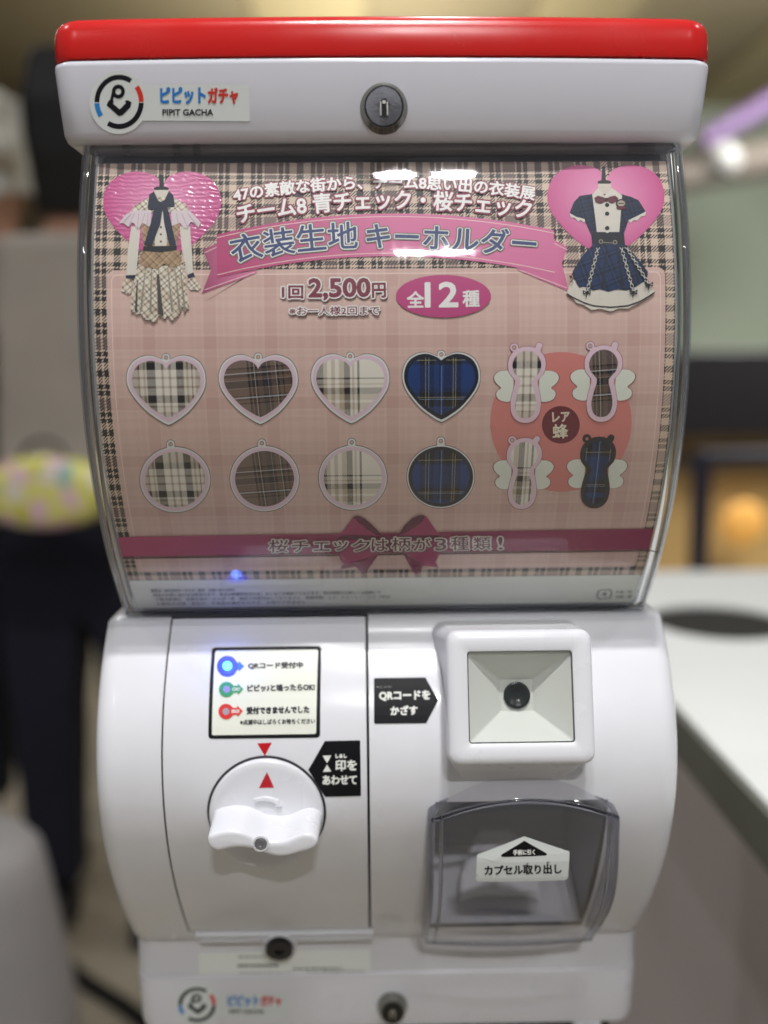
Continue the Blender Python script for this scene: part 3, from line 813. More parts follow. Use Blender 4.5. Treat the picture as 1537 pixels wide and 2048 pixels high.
stop = float(POST.hit(750, 315)[1])
a.poly(rect(-PHW, stop, PHW, Smax), ink('#dfe0d8'), xs=True)
sheet = a.build("poster_sheet", poster)
a = Art(POST, .00003); a.poly(rect(-PHW, stop, PHW, sb), PLB, xs=True); a.build("tartan_ground", sheet)
# pink panel with rounded corners and a thin line inside
L0, L1 = POST.hit(214, 543), POST.hit(1330, 532); Bq = POST.hit(760, 1139)
px0, px1, ps0, ps1 = float(L0[0]), float(L1[0]), float((L0[1]+L1[1])/2), float(Bq[1])
print("PANEL", px0, px1, ps0, ps1, POST.hit(275, 1143), POST.hit(1282, 1129), "PHWchk", POST.hit(188, 600), POST.hit(1350, 600))
def rrs(x0, s0, x1, s1, r, n=6):
    P = []
    for cx, cy, a0 in ((x1-r, s0+r, 270), (x1-r, s1-r, 0), (x0+r, s1-r, 90), (x0+r, s0+r, 180)):
        P += [(cx + r*math.cos(R(a0 + 90*k/n)), cy + r*math.sin(R(a0 + 90*k/n))) for k in range(n+1)]
    return P
a = Art(POST, .00006); a.poly(rrs(px0, ps0, px1, ps1, .004), PLP, xs=True)
m = .0024; WL = ink('#e8cdc4')
P = rrs(px0+m, ps0+m, px1-m, ps1-m, .003)
a.stroke(P, [(i, (i+1) % len(P)) for i in range(len(P))], .00018, WL, 3e-6)
a.build("pink_panel", sheet)

# hearts with costumes
MAG, MAG2 = '#c04e86', '#e49abc'
def heart_pts(cx, cy, hw, top, tip, tipdx=0.0, notch=.10, n=3):
    R0 = [(0, notch), (.12, .05), (.36, .0), (.6, .012), (.82, .08), (.95, .19), (1.0, .33), (.96, .47), (.81, .62), (.5, .82), (.12, .97)]
    Hh = tip - top
    right = [(cx + x*hw + tipdx*max(0, y - .3)/.7, top + y*Hh) for x, y in R0]
    left = [(cx - x*hw + tipdx*max(0, y - .3)/.7, top + y*Hh) for x, y in R0]
    def cr(P):
        out = []
        for i in range(len(P)-1):
            p0 = np.array(P[max(i-1, 0)]); p1 = np.array(P[i]); p2 = np.array(P[i+1]); p3 = np.array(P[min(i+2, len(P)-1)])
            for t in frange(0, 1, n+1)[:-1]: out.append(tuple(.5*((2*p1) + (-p0+p2)*t + (2*p0-5*p1+4*p2-p3)*t*t + (-p0+3*p1-3*p2+p3)*t**3)))
        return out + [tuple(P[-1])]
    r_ = cr(right); l_ = cr(left)
    return r_ + [(cx + tipdx, tip)] + l_[::-1][:-1]
h1 = POST.hit(*[325, 400]); h2 = POST.hit(*[1215, 400])
def uvr(pxy): q = POST.hit(*pxy); return float(q[0]*1000), float(q[1]*1000)
u1, u2 = uvr((325, 400)), uvr((1212, 400))
_h = ink(MAG2, .22, ('radial', MAG, u1[0], u1[1], 30))
_w = _h.node_tree.nodes.new("ShaderNodeTexWave"); _w.wave_type = 'RINGS'; _w.inputs["Scale"].default_value = 130; _w.inputs["Distortion"].default_value = 9; _w.inputs["Detail"].default_value = 3
_t = _h.node_tree.nodes.new("ShaderNodeTexCoord"); _h.node_tree.links.new(_t.outputs["Object"], _w.inputs["Vector"])
_b = _h.node_tree.nodes.new("ShaderNodeBump"); _b.inputs["Strength"].default_value = .28; _b.inputs["Distance"].default_value = .0006
_h.node_tree.links.new(_w.outputs["Fac"], _b.inputs["Height"]); _h.node_tree.links.new(_b.outputs[0], _h.node_tree.nodes["Principled BSDF"].inputs["Normal"]); _h.node_tree.nodes["Principled BSDF"].inputs["Specular IOR Level"].default_value = .8
a = setz(Art(POST, .0002), 'P')
a.poly(heart_pts(325, 400, 118, 344, 523, 0, .17), _h); a.build("printed_heart", sheet)
a = setz(Art(POST, .0002), 'P')
a.poly(heart_pts(1212, 400, 117, 331, 515, 0, .17), ink(MAG2, .42, ('radial', MAG, u2[0], u2[1], 30))); a.build("printed_heart", sheet)

CR_, LIL, NV, GREY = ink('#d0c9bc'), ink('#cfc0c4'), ink('#1a2136'), ink('#c8c3bb')
dst = [(0, '#d9d0bd'), (2.2, '#3a3230'), (2.7, '#cdbfa8'), (4.4, '#7a6657'), (5.4, '#d9d0bd'), (7.0, '#2e2828'), (7.5, '#e0d8c8'), (8.6, '#7c6a5c')]
DP = plaid("costume_check", dst, dst, period=9.4, tw=.5, rot=R(40))
dst2 = [(0, '#9c8063'), (2.2, '#3a2b25'), (2.7, '#a88c6c'), (4.8, '#4d3a30'), (5.3, '#b89c7c')]
DPB = plaid("costume_argyle", dst2, dst2, period=6.5, tw=.5, rot=R(45))
FOLD = ink('#8f8678'); FOLDD = ink('#4b4440')
a = setz(Art(POST, .0004), '3')
a.poly([(475,140),(497,140),(499,215),(474,215)], BK); a.ell(485, 219, 42, 13, BK)
a.poly([(443,226),(527,226),(522,270),(500,290),(465,290),(448,268)], ink('#cbc2b6'))
for P in ([(318,430),(368,430),(358,560),(345,705),(292,712),(298,560)], [(588,430),(645,430),(655,560),(663,690),(632,702),(600,560)]): a.poly(P, CR_)
for x in (312, 326, 340, 608, 622, 638): a.line([(x+8, 450), (x, 690)], 2.5, GREY)
a.poly([(285,702),(345,700),(325,728),(290,722)], NV); a.poly([(630,700),(664,686),(674,712),(635,725)], NV)
a.poly([(290,720),(325,726),(320,798),(300,812),(285,800),(262,790),(268,745)], DP); a.poly([(635,722),(670,712),(690,745),(708,770),(690,788),(668,782),(650,788),(628,752)], DP)
a.poly([(340,310),(420,268),(550,268),(620,305),(652,352),(310,352)], DP)
a.poly([(372,400),(592,400),(572,545),(385,545),(378,470)], DPB)
a.poly([(455,330),(520,330),(515,541),(450,541)], CR_)
for y in (435, 475, 515): a.ell(483, y, 6, 6, BK, n=12)
a.poly([(345,340),(430,345),(425,432),(398,420),(378,410),(365,440),(350,447),(335,415),(320,408),(308,432),(298,432),(275,412),(248,414),(290,362)], LIL)
a.poly([(540,345),(640,340),(672,372),(706,410),(692,440),(668,412),(650,405),(630,442),(610,440),(590,410),(568,420),(545,428)], LIL)
for x0, y0, x1_, y1_ in ((360,360,352,440),(335,360,305,428),(395,360,378,405),(600,360,632,436),(632,360,690,430),(570,360,580,410),(412,360,408,420),(316,362,278,408)): a.line([(x0,y0),(x1_,y1_)], 3, ink('#a39096'))
a.poly([(450,310),(498,310),(480,420),(432,540),(390,533),(428,410)], NV); a.poly([(490,310),(520,318),(545,430),(570,540),(530,532),(503,420)], NV)
a.poly([(410,335),(418,255),(445,238),(470,290),(485,296),(505,284),(528,235),(553,258),(562,318),(520,325),(485,312),(440,338)], NV)
a.poly([(360,640),(420,660),(600,640),(612,680),(622,720),(630,800),(642,888),(620,892),(600,878),(585,925),(560,945),(548,962),(520,925),(505,950),(490,938),(470,925),(465,952),(440,966),(415,950),(395,955),(370,915),(350,922),(330,905),(314,915),(318,850),(325,780),(345,700)], DP)
for x0, x1_ in ((395,372),(430,425),(470,468),(520,548),(560,590),(590,618)): a.poly([(x0,665),(x0+5,665),(x1_+8,905),(x1_-6,912)], FOLD)
a.poly([(460,700),(475,700),(500,935),(470,920)], FOLDD); a.poly([(350,740),(356,740),(352,915),(338,900)], FOLDD)
a.poly([(375,568),(590,563),(602,640),(552,664),(500,640),(465,668),(420,664),(362,642)], DPB)
a.poly([(385,543),(572,540),(572,566),(480,578),(385,570)], ink('#15161c'))
a.build("printed_costume", sheet)

nst = [(0, '#16223a'), (2.4, '#0c0f18'), (3.4, '#1d3358'), (4.0, '#0c0f18'), (5.2, '#1b2c4d')]
DN = plaid("costume_navy_check", nst, nst, period=6.2, tw=.5, rot=R(12))
nst = [(0, '#152a52'), (2.6, '#0f1420'), (3.6, '#1c3c70'), (4.2, '#0d1018'), (5.6, '#152a52')]
DNS = plaid("costume_blue_check", nst, nst, period=6.8, tw=.5, rot=R(20))
a = setz(Art(POST, .0004), '4')
a.poly([(1136,70),(1149,70),(1151,130),(1133,130)], BK); a.ell(1145, 134, 28, 9, BK)
a.poly([(1119,140),(1172,140),(1172,188),(1121,188)], ink('#c9beb0'))
a.poly([(1045,190),(1070,198),(1068,288),(1030,276),(1002,262),(1020,215)], DN); a.poly([(1250,192),(1285,208),(1315,255),(1290,267),(1243,292),(1238,230)], DN)
for P in ([(1002,260),(1030,276),(1068,286),(1062,302),(1048,288),(1038,296),(1024,280),(1008,278)], [(1315,254),(1290,267),(1243,290),(1252,302),(1266,288),(1280,292),(1294,274),(1312,272)]): a.poly(P, CR_)
a.poly([(1045,190),(1095,183),(1215,183),(1265,198),(1240,300),(1222,352),(1225,395),(1095,395),(1092,350),(1065,290)], DN)
a.poly([(1095,185),(1120,158),(1145,190),(1175,158),(1217,188),(1206,338),(1114,338)], CR_)
for x in range(1122, 1204, 9):
    if abs(x - 1156) > 9: a.line([(x, 225), (x, 332)], 2, GREY)
a.line([(1156, 215), (1157, 336)], 14, ink('#d2c9ba'))
for y in (228, 264, 323): a.ell(1156, y, 9, 9, BK, n=16)
MR = ink('#5c1c2b')
a.poly([(1103,200),(1118,190),(1138,196),(1152,202),(1168,194),(1188,190),(1201,200),(1199,214),(1176,222),(1152,213),(1128,224),(1108,217)], MR); a.ell(1152, 208, 8, 9, ink('#3c1019'), n=12)
a.ell(1213, 224, 22, 20, BK, n=20); a.ell(1213, 222, 16, 12, ink('#a89a88'), n=20); a.line([(1203, 222), (1223, 222)], 4, BK); a.ell(1213, 240, 20, 7, MR, n=16)
a.poly([(1095,340),(1115,344),(1205,344),(1224,340),(1229,392),(1100,392)], ink('#10141f'))
a.ell(1130, 378, 9, 9, ink('#8d8672'), hole=.6, n=16); a.ell(1188, 381, 9, 9, ink('#8d8672'), hole=.6, n=16); a.line([(1140, 382), (1180, 384)], 3, ink('#8d8672'))
a.poly([(1012,528),(1050,556),(1100,572),(1230,578),(1318,530),(1335,555),(1352,588),(1325,602),(1300,622),(1262,640),(1240,652),(1205,650),(1170,664),(1130,652),(1090,658),(1060,636),(1030,628),(1012,604),(988,592)], CR_)
for x0, x1_ in ((1030,1015),(1060,1050),(1090,1085),(1120,1125),(1160,1160),(1200,1205),(1235,1245),(1270,1285),(1300,1320)): a.line([(x0, 555), (x1_, 612)], 3, GREY)
a.line([(992,592),(1015,606),(1060,628),(1100,640),(1170,646),(1240,640),(1290,622),(1325,602),(1348,586)], 5, BK)
a.poly([(1098,390),(1227,390),(1265,430),(1298,470),(1322,502),(1318,535),(1295,548),(1262,570),(1232,578),(1200,572),(1160,583),(1125,572),(1098,578),(1060,562),(1040,566),(1028,545),(1014,500),(1050,440)], DNS)
for P in ([(1150,395),(1156,395),(1140,575),(1130,572)], [(1190,395),(1196,395),(1228,572),(1214,570)], [(1240,410),(1244,410),(1290,545),(1280,550)]): a.poly(P, ink('#0e1424'))
for xa, xb in ((1118, 1072), (1212, 1262), (1232, 1325)):
    n = 7; P0 = [(xa + (xb-xa)*i/n, 402 + (185 - (30 if xb > 1300 else 0))*i/n) for i in range(n+1)]
    a.line(P0, 13, ink('#0c1018'))
    for i in range(n):
        (x_, y_), (x2, y2) = P0[i], P0[i+1]; a.line([(x_-6, y_+3), (x2+6, y2-3)], 3, GREY); a.line([(x_+6, y_+3), (x2-6, y2-3)], 3, GREY)
    x_, y_ = P0[-1]; a.line([(x_, y_), (x_-16, y_-8), (x_-12, y_+6), (x_, y_), (x_+14, y_-10), (x_+12, y_+6), (x_, y_), (x_-4, y_+20)], 4, BK)
a.line([(1018,500),(1004,530),(1000,520),(1016,532),(1004,545)], 4, BK)
a.build("printed_costume", sheet)

# title ribbon
RB, RB2, RBD = '#b2426f', '#cf6f98', '#8c3358'
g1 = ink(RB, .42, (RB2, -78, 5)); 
def quad3(p0, pm_, p2, n=24):
    p0, pm_, p2 = (np.array(v, float) for v in (p0, pm_, p2)); c = 2*pm_ - (p0+p2)/2
    return [tuple((1-t)**2*p0 + 2*t*(1-t)*c + t*t*p2) for t in frange(0, 1, n)]
a = setz(Art(POST, .0003), 'P')
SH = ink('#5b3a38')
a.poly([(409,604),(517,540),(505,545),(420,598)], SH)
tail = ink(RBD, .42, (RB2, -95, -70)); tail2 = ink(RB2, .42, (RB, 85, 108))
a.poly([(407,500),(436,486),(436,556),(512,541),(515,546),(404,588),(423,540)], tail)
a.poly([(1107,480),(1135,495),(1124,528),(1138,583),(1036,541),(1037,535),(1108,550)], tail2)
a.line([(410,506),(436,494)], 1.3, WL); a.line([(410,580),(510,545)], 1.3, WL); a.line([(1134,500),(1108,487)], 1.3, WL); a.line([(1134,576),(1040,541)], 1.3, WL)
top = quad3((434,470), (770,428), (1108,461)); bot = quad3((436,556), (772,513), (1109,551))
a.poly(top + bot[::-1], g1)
for off in (6,):
    a.line(quad3((435,470+off), (770,428+off), (1108,461+off)), 1.4, WL); a.line(quad3((436,556-off), (772,513-off), (1109,551-off)), 1.4, WL)
a.build("title_ribbon", sheet)
a = setz(Art(POST, .0006), 'P')
NVY = ink('#33426f'); OLV = ink('#6b6a58'); MRN = ink('#8a3148'); TW = ink('#e6e4e0'); MR2 = ink('#7c3242')
a.text('衣装生地', [(468, 528), (594, 507), (716, 498.5)], 54, NVY, .9, outs=((5.2, OLV), (3.0, TW)))
a.text('キーホルダー', [(734, 497), (900, 502.5), (1070, 514)], 50, NVY, 1.2, outs=((5.2, OLV), (3.0, TW)))
a.build("title_lettering", sheet)
a = setz(Art(POST, .0006), 'P')
a.text('47の素敵な街から、チーム8思い出の衣装展', [(470, 405), (768, 379), (1068, 402)], 27, TW, 1.0, outs=((3.2, MRN),))
a.text('チーム8 青チェック・桜チェック', [(479, 449), (770, 420), (1059, 440)], 38, TW, 1.1, outs=((4.2, MRN),))
a.build("heading_lettering", sheet)
a = setz(Art(POST, .0006), 'W')
shd = lambda r: (r, (4, 5), ink('#6e4b47'))
a.text('1回', [(115, 186), (250, 186)], 80, MR2, 3.6, outs=((12, TW),), shadow=shd(12))
a.text('2,500', [(292, 196), (688, 192)], 134, MR2, 6.5, outs=((15, TW),), shadow=shd(15))
a.text('円', [(705, 182), (790, 180)], 92, MR2, 4, outs=((12, TW),), shadow=shd(12))
a.text('※お一人様2回まで', [(162, 297), (750, 293)], 55, MR2, .9, outs=((8, TW),), shadow=shd(8))
a.build("price_lettering", sheet)
a = setz(Art(POST, .0006), 'W')
a.ell(1168, 173, 311, 139, ink('#b64078', .42)); a.text('全', [(932, 246), (1040, 245)], 103, TW, 3); a.text('12', [(1052, 242), (1260, 240)], 156, TW, 6); a.text('種', [(1296, 241), (1402, 240)], 104, TW, 3)
a.build("count_badge", sheet)

# fabrics of the keychains: positions in mm from the picture centre
def zmm(lst, c): return [((x - c) * .0976, col) for x, col in lst]
B_, C_, T_, Rr_ = '#1b181c', '#e0dacd', '#9c8b7c', '#6c2233'
F1 = plaid("fabric_cream_check", zmm([(100, T_), (195, Rr_), (203, '#cfc6b2'), (222, T_), (232, '#cfc6b2'), (240, B_), (283, C_), (313, T_), (325, C_), (350, T_), (362, C_), (388, B_), (425, '#cfc6b2'), (440, T_), (450, '#cfc6b2'), (465, Rr_), (472, '#cfc6b2'), (484, T_)], 335),
           zmm([(60, T_), (113, B_), (150, C_), (185, T_), (197, C_), (232, T_), (243, C_), (280, B_), (318, C_), (333, T_), (343, '#cfc6b2'), (367, Rr_), (373, T_)], 220), tw=.95, twmix=.42)
N_, W_, O_ = '#23232d', '#c6c6c8', '#75645a'
F2 = plaid("fabric_brown_check", zmm([(500, '#7c675c'), (762, B_), (772, '#7c675c'), (780, B_), (795, '#b9b0a6'), (800, B_), (812, '#5b4b44'), (835, N_), (862, '#9c8f84'), (866, N_), (880, '#6e5646'), (905, W_), (909, B_), (922, '#6e5646'), (938, B_), (946, '#6e5646'), (975, '#57463c')], 812),
           zmm([(60, O_), (143, B_), (150, '#5e4c42'), (168, W_), (175, B_), (190, '#6f5a4b'), (205, '#a5988c'), (208, N_), (245, '#a5988c'), (248, '#6f5a4b'), (285, B_), (292, W_), (299, B_), (308, '#6f5a4b'), (322, B_), (328, O_)], 225), tw=.4, rot=R(4), twmix=.5)
F3 = plaid("fabric_ivory_check", zmm([(1000, B_), (1145, '#b3a48e'), (1165, C_), (1185, '#b3a48e'), (1205, C_), (1225, '#b3a48e'), (1250, B_), (1282, C_), (1292, '#b3a48e'), (1302, C_), (1318, B_), (1330, C_)], 1282),
           zmm([(60, C_), (197, B_), (204, C_), (225, '#b3a48e'), (233, C_), (248, B_), (280, '#b3a48e'), (310, C_), (325, '#b3a48e'), (360, C_)], 220), tw=.9, twmix=.42)
U_, K_, Y_, S_ = '#183a74', '#14151c', '#b8ae84', '#9ab0d0'
F4 = plaid("fabric_blue_check", zmm([(60, U_), (152, K_), (181, Y_), (184, K_), (196, S_), (199, K_), (225, '#1b3768'), (250, K_), (256, '#1b3768'), (263, S_), (266, '#1b3768'), (275, K_), (322, Y_), (325, K_), (334, Y_), (337, K_), (365, U_)], 263),
           zmm([(60, K_), (157, Y_), (160, K_), (180, '#18305e'), (188, U_), (300, '#18305e'), (322, K_), (346, Y_), (349, K_), (356, S_), (359, K_), (395, U_), (430, K_)], 262), tw=.42)
LINE, OW, LL = ink('#33292c'), ink('#d9dad6'), ink('#d8bfcb')
NVR = ink('#151b2a')
def kc_heart(fr, cx, hw, top, tip, dx, fab, navy=False):
    a = setz(Art(POST, .0003), fr)
    a.ell(cx, top + 10, 22, 22, LINE, n=24); a.poly(heart_pts(cx, 0, hw + 2.5, top - 2.5, tip + 3.5, dx, .06), LINE)
    a.ell(cx, top + 10, 19.5, 19.5, OW, n=24); a.poly(heart_pts(cx, 0, hw, top, tip, dx, .06), OW)
    q = 9
    a.poly(heart_pts(cx, 0, hw - q, top + q*.8, tip - q*1.4, dx, .10), NVR if navy else LL)
    a.ell(cx, top + 10, 11, 11, LINE, n=20); a.ell(cx, top + 10, 8.5, 8.5, ink('#c9a59c'), n=20)
    c = a.px([(cx, (top + tip)/2 - 35)])[0]; a.uvc = (float(c[0]), float(c[1]))
    q = 27; a.poly(heart_pts(cx, 0, hw - q, top + q, tip - q*1.35, dx, .15), fab)
    return a.build("printed_heart_keychain", sheet)
kc_heart('5', 340, 203, 80, 435, 14, F1); kc_heart('5', 812, 203, 77, 431, 12, F2); kc_heart('5', 1283, 201, 73, 427, 7, F3); kc_heart('6', 264, 200, 115, 471, 0, F4, True)
def kc_disc(fr, cx, cy, rx, ry, tx, ty, fab, navy=False):
    a = setz(Art(POST, .0003), fr)
    tab = lambda g: [(tx + (20+g)*math.cos(R(t)), ty - (20+g)*math.sin(R(t))) for t in range(0, 181, 15)] + [(tx - 20 - g, ty + 34), (tx + 20 + g, ty + 34)]
    a.poly(tab(2.5), LINE); a.ell(cx, cy, rx + 2.5, ry + 2.5, LINE, n=64); a.poly(tab(0), OW); a.ell(cx, cy, rx, ry, OW, n=64)
    a.ell(cx, cy, rx - 7, ry - 7, NVR if navy else LL, n=64); a.ell(tx, ty, 11, 11, LINE, n=20); a.ell(tx, ty, 8.5, 8.5, ink('#c9a59c'), n=20)
    c = a.px([(cx + 0, cy + 5)])[0]; a.uvc = (float(c[0]), float(c[1]))
    a.ell(cx, cy, rx - 26, ry - 25, fab, n=64)
    return a.build("printed_round_keychain", sheet)
kc_disc('5', 387, 714, 180, 167, 364, 532, F1); kc_disc('5', 845, 709, 177, 167, 831, 527, F2); kc_disc('5', 1297, 704, 175, 165, 1291, 523, F3); kc_disc('6', 261, 750, 173, 161, 262, 568, F4, True)

a = setz(Art(POST, .00022), '6')
a.ell(877, 470, 362, 357, ink('#cf8078'), n=80); a.ell(876, 485, 97, 96, ink('#6b2231'), n=48)
a.text('レア', [(835, 471), (921, 467)], 48, ink('#dcd0bd'), 2.2); a.text('蜂', [(836, 555), (913, 553)], 73, ink('#e4dcc4'), 1.6)
a.build("rare_badge", sheet)
OUT = [(0,-182),(50,-170),(86,-135),(97,-90),(88,-45),(58,-8),(64,30),(74,75),(78,120),(68,168),(38,200),(0,209)]
INN = [(0,-160),(40,-148),(66,-118),(74,-85),(64,-48),(30,-8),(38,35),(50,80),(54,122),(44,160),(24,180),(0,184)]
def bee(ox, oy, s, lean, fab, ringp, hornp, dark=False):
    a = setz(Art(POST, .00034), '6')
    f = lambda x, y: (ox + x*s - y*lean, oy + y*s)
    WG = ink('#dcdfd2'); LN = ink('#8c4a50')
    wing = [(70,-52),(100,-58),(135,-55),(160,-38),(165,-15),(150,10),(128,30),(146,45),(152,65),(140,88),(110,100),(80,98),(66,60)]
    for sx in (-1, 1):
        P = dens([(x*sx, y) for x, y in wing], 3); a.poly([f(x*1.02 + 1*sx, y) for x, y in P], LN)
        a.line([f(x, y) for x, y in P], 2.4, LN, True); a.poly([f(x, y) for x, y in P], WG)
    RNG = ink('#23262b') if dark else ink('#dcc0cb')
    mir = lambda P: P + [(-x, y) for x, y in P[::-1][1:-1]]
    O = dens(mir(OUT), 2); I = dens(mir(INN), 2)
    hx, hy = hornp; rx, ry = ringp
    for g, m_ in ((2.5, LN), (0, RNG)):
        a.ell(rx, ry, 21 + g, 21 + g, m_, n=24); a.line([(rx, ry), f(-40, -140)], 30 + 2*g, m_, jit=0)
        a.line([(hx, hy), f(45, -140)], 32 + 2*g, m_, jit=0)
        cx_, cy_ = 0, 0
        P = [f(x*(1 + g/90), y*(1 + g/200)) for x, y in O]; a.poly(P, m_)
    a.ell(rx, ry, 11, 11, LINE, n=20); a.ell(rx, ry, 8.5, 8.5, ink('#c9a59c') if not dark else ink('#b06a62'), n=20)
    c = a.px([f(0, 0)])[0]; a.uvc = (float(c[0]), float(c[1]))
    a.poly([f(x, y) for x, y in I], fab)
    return a.build("printed_bee_keychain", sheet)
bee(699, 266, 1.0, .03, F1, (637, 90), (765, 80)); bee(1090, 260, 1.0, .04, F2, (1026, 82), (1153, 75))
bee(684, 720, .93, .05, F3, (627, 563), (753, 556)); bee(1060, 715, .93, .07, F4, (1009, 555), (1133, 550), True)

# ribbon band and bow at the foot of the poster
a = setz(Art(POST, .0005), 'P')
a.poly([(246, 1114), (1316, 1099), (1316, 1101), (246, 1117)], SH)
bl, brr = POST.hit(236, 1073), POST.hit(1322, 1056); bl2, br2 = POST.hit(243, 1112), POST.hit(1316, 1097)
bandm = ink('#b03d6b', .42, ('#8f2f55', -139, -20))
a.poly([(-PHW, float(bl[1])), (PHW, float(brr[1])), (PHW, float(br2[1])), (-PHW, float(bl2[1]))], bandm, xs=True)
a.build("ribbon_band", sheet)
a = setz(Art(POST, .00065), 'K')
D1, D2, D3, D4 = ink('#5e1c38'), ink('#9c3560'), ink('#b4537a'), ink('#7f2a4c')
a.poly([(140,365),(305,140),(340,128),(400,140),(460,175),(540,240),(610,310),(672,385),(560,380),(300,370)], D2)
a.poly([(305,150),(335,129),(380,132),(450,165),(540,240),(672,380),(600,375),(480,300),(380,225)], D1)
a.poly([(95,420),(150,385),(300,380),(480,385),(640,400),(640,440),(100,450)], D1)
a.poly([(110,430),(300,440),(640,430),(672,560),(560,640),(430,680),(300,735),(185,740),(130,680)], D2)
a.poly([(170,745),(330,730),(450,690),(560,640),(690,560),(640,600),(500,800),(430,880),(330,778),(140,808)], D4)
a.poly([(870,375),(960,250),(1060,155),(1150,120),(1200,118),(1240,140),(1330,270),(1400,375),(1200,380),(1000,378)], D2)
a.poly([(870,375),(960,250),(1060,155),(1150,118),(1215,125),(1190,200),(1080,280),(960,345)], D1)
a.poly([(890,395),(1000,378),(1200,375),(1400,380),(1440,420),(1400,450),(900,450)], D1)
a.poly([(900,430),(1200,440),(1400,430),(1410,540),(1395,640),(1350,720),(1395,790),(1290,775),(1190,760),(1080,680),(960,600),(900,560)], D2)
a.poly([(910,560),(960,620),(1080,700),(1190,765),(1110,880),(1080,860),(990,700)], D4)
a.poly([(640,385),(900,385),(905,585),(650,585)], ink('#6f2242'))
a.build("bow", sheet)
a = setz(Art(POST, .0013), 'P')
chs = '桜チェックは柄が3種類！'
ws = [(539,577,1),(585,618,.92),(628,660,.68),(668,696,.72),(705,741,.92),(744,776,.98),(784,821,1.06),(827,862,.98),(871,893,.94),(902,938,1.06),(947,982,1.02),(997,1006,1)]
for ch, (xa, xb, hh_) in zip(chs, ws):
    yb_ = 1101.5 - (xa - 539)*.0125 - (2 if hh_ < .8 else 0)
    a.layer = 0
    a.text(ch if ch != '！' else '!', [(xa, yb_), (xb, yb_ - .4)], 25*hh_, ink('#641c33'), .5, outs=((3.0, ink('#ded8ce')),), shadow=(3.0, (1.2, 1.6), ink('#43222c')))
a.build("band_lettering", sheet)
a = setz(Art(POST, .0002), 'P')
FP = ink('#4f5158')
for i, (t_, x0_, x1_) in enumerate((('販売元：株式会社キーホルダー製作　お問い合わせ窓口', 303, 470), ('商品のお問い合わせは販売元まで。景品は数量限定のため、なくなり次第終了となります。受付時間など詳しくは店頭にて', 307, 762), ('〒東京都港区　衣装生地キーホルダー係　電話での受付はしておりません　営業時間：１０：００－１７：００（平日）', 312, 782), ('＊商品の交換・返品は、不良品の場合をのぞき、お受けできません', 314, 612))):
    y_ = 1181 + i*8.6
    a.text(t_, [(x0_, y_ + 3), (x1_, y_ + 3 - (x1_-x0_)*.012)], 6.0, FP, .12)
a.line([(1198,1180),(1220,1178),(1224,1184),(1220,1195),(1198,1197),(1194,1191)], 2.4, FP, True); a.poly([(1203,1187),(1213,1183),(1212,1191)], FP)
a.text('外装：PP', [(1232, 1186), (1264, 1185)], 5.5, FP, .15); a.text('台紙：紙', [(1232, 1195), (1264, 1194)], 5.5, FP, .15)
a.build("fine_print", sheet)
for o in poster.children: o.matrix_parent_inverse = PINV

# ================================================================ THE PLACE AROUND IT
def P3(px, py, Y): return on_plane(px, py, Y)
# stand under the machine
stand = thing("metal_stand", "dark steel stand carrying the white capsule machine", "stand"); stand.location = (0, .66, 0)
bpy.context.view_layer.update()
STM = pm("stand_steel", (38, 38, 44), .4, metal=.6)
box("stand_top", (0, .70, CZ - .429), (.29, .20, .011), STM, stand, .001)
for sx in (-1, 1):
    for y in (.615, .785): box("leg", (sx*.125, y, (CZ - .435)/2), (.022, .022, CZ - .436), STM, stand, .001)
    box("foot_rail", (sx*.125, .70, .35), (.016, .15, .016), STM, stand)
box("adjusting_pad", on_plane(1172, 2039, .603), (.018, .012, .004), WHITE2, stand, .001)
for o in stand.children: o.matrix_parent_inverse = stand.matrix_world.inverted()

# floor, ceiling, walls
FLOOR = pm("floor_tile_beige", (158, 148, 128), .5, noise=.25, nscale=1.5)
me = mesh("floor", [(-8, -14, 0), (8, -14, 0), (8, 12, 0), (-8, 12, 0)], [(0, 1, 2, 3)]); link("floor", me, None, (FLOOR,), kind="structure")
CE = pm("ceiling_olive", (140, 130, 104), .8, noise=.2, nscale=.7)
me = mesh("ceiling", [(-8, 2.3, CZ+1.62), (8, 2.3, CZ+1.62), (8, 12, CZ+1.62), (-8, 12, CZ+1.62)], [(0, 1, 2, 3)]); link("ceiling", me, None, (CE,), kind="structure")
BEAM = pm("ceiling_beam_tan", (156, 145, 112), .8)
for i, (x, w_) in enumerate(((-.25, .5), (1.0, .45), (2.3, .7))):
    box("ceiling_beam", (x, 5.2, CZ + 1.60), (w_, 5.0, .03), BEAM, None, .01, kind="structure")
WALLL = pm("wall_warm", (118, 104, 82), .7, noise=.2, nscale=1)
box("back_wall", (-1.7, 6.65, 1.4), (7.0, .1, 2.9), WALLL, None, kind="structure")
WALLG = pm("wall_sage", (140, 150, 130), .6, noise=.15, nscale=1)
box("side_wall", (3.6, 6.4, 1.4), (3.6, .1, 2.9), WALLG, None, kind="structure")
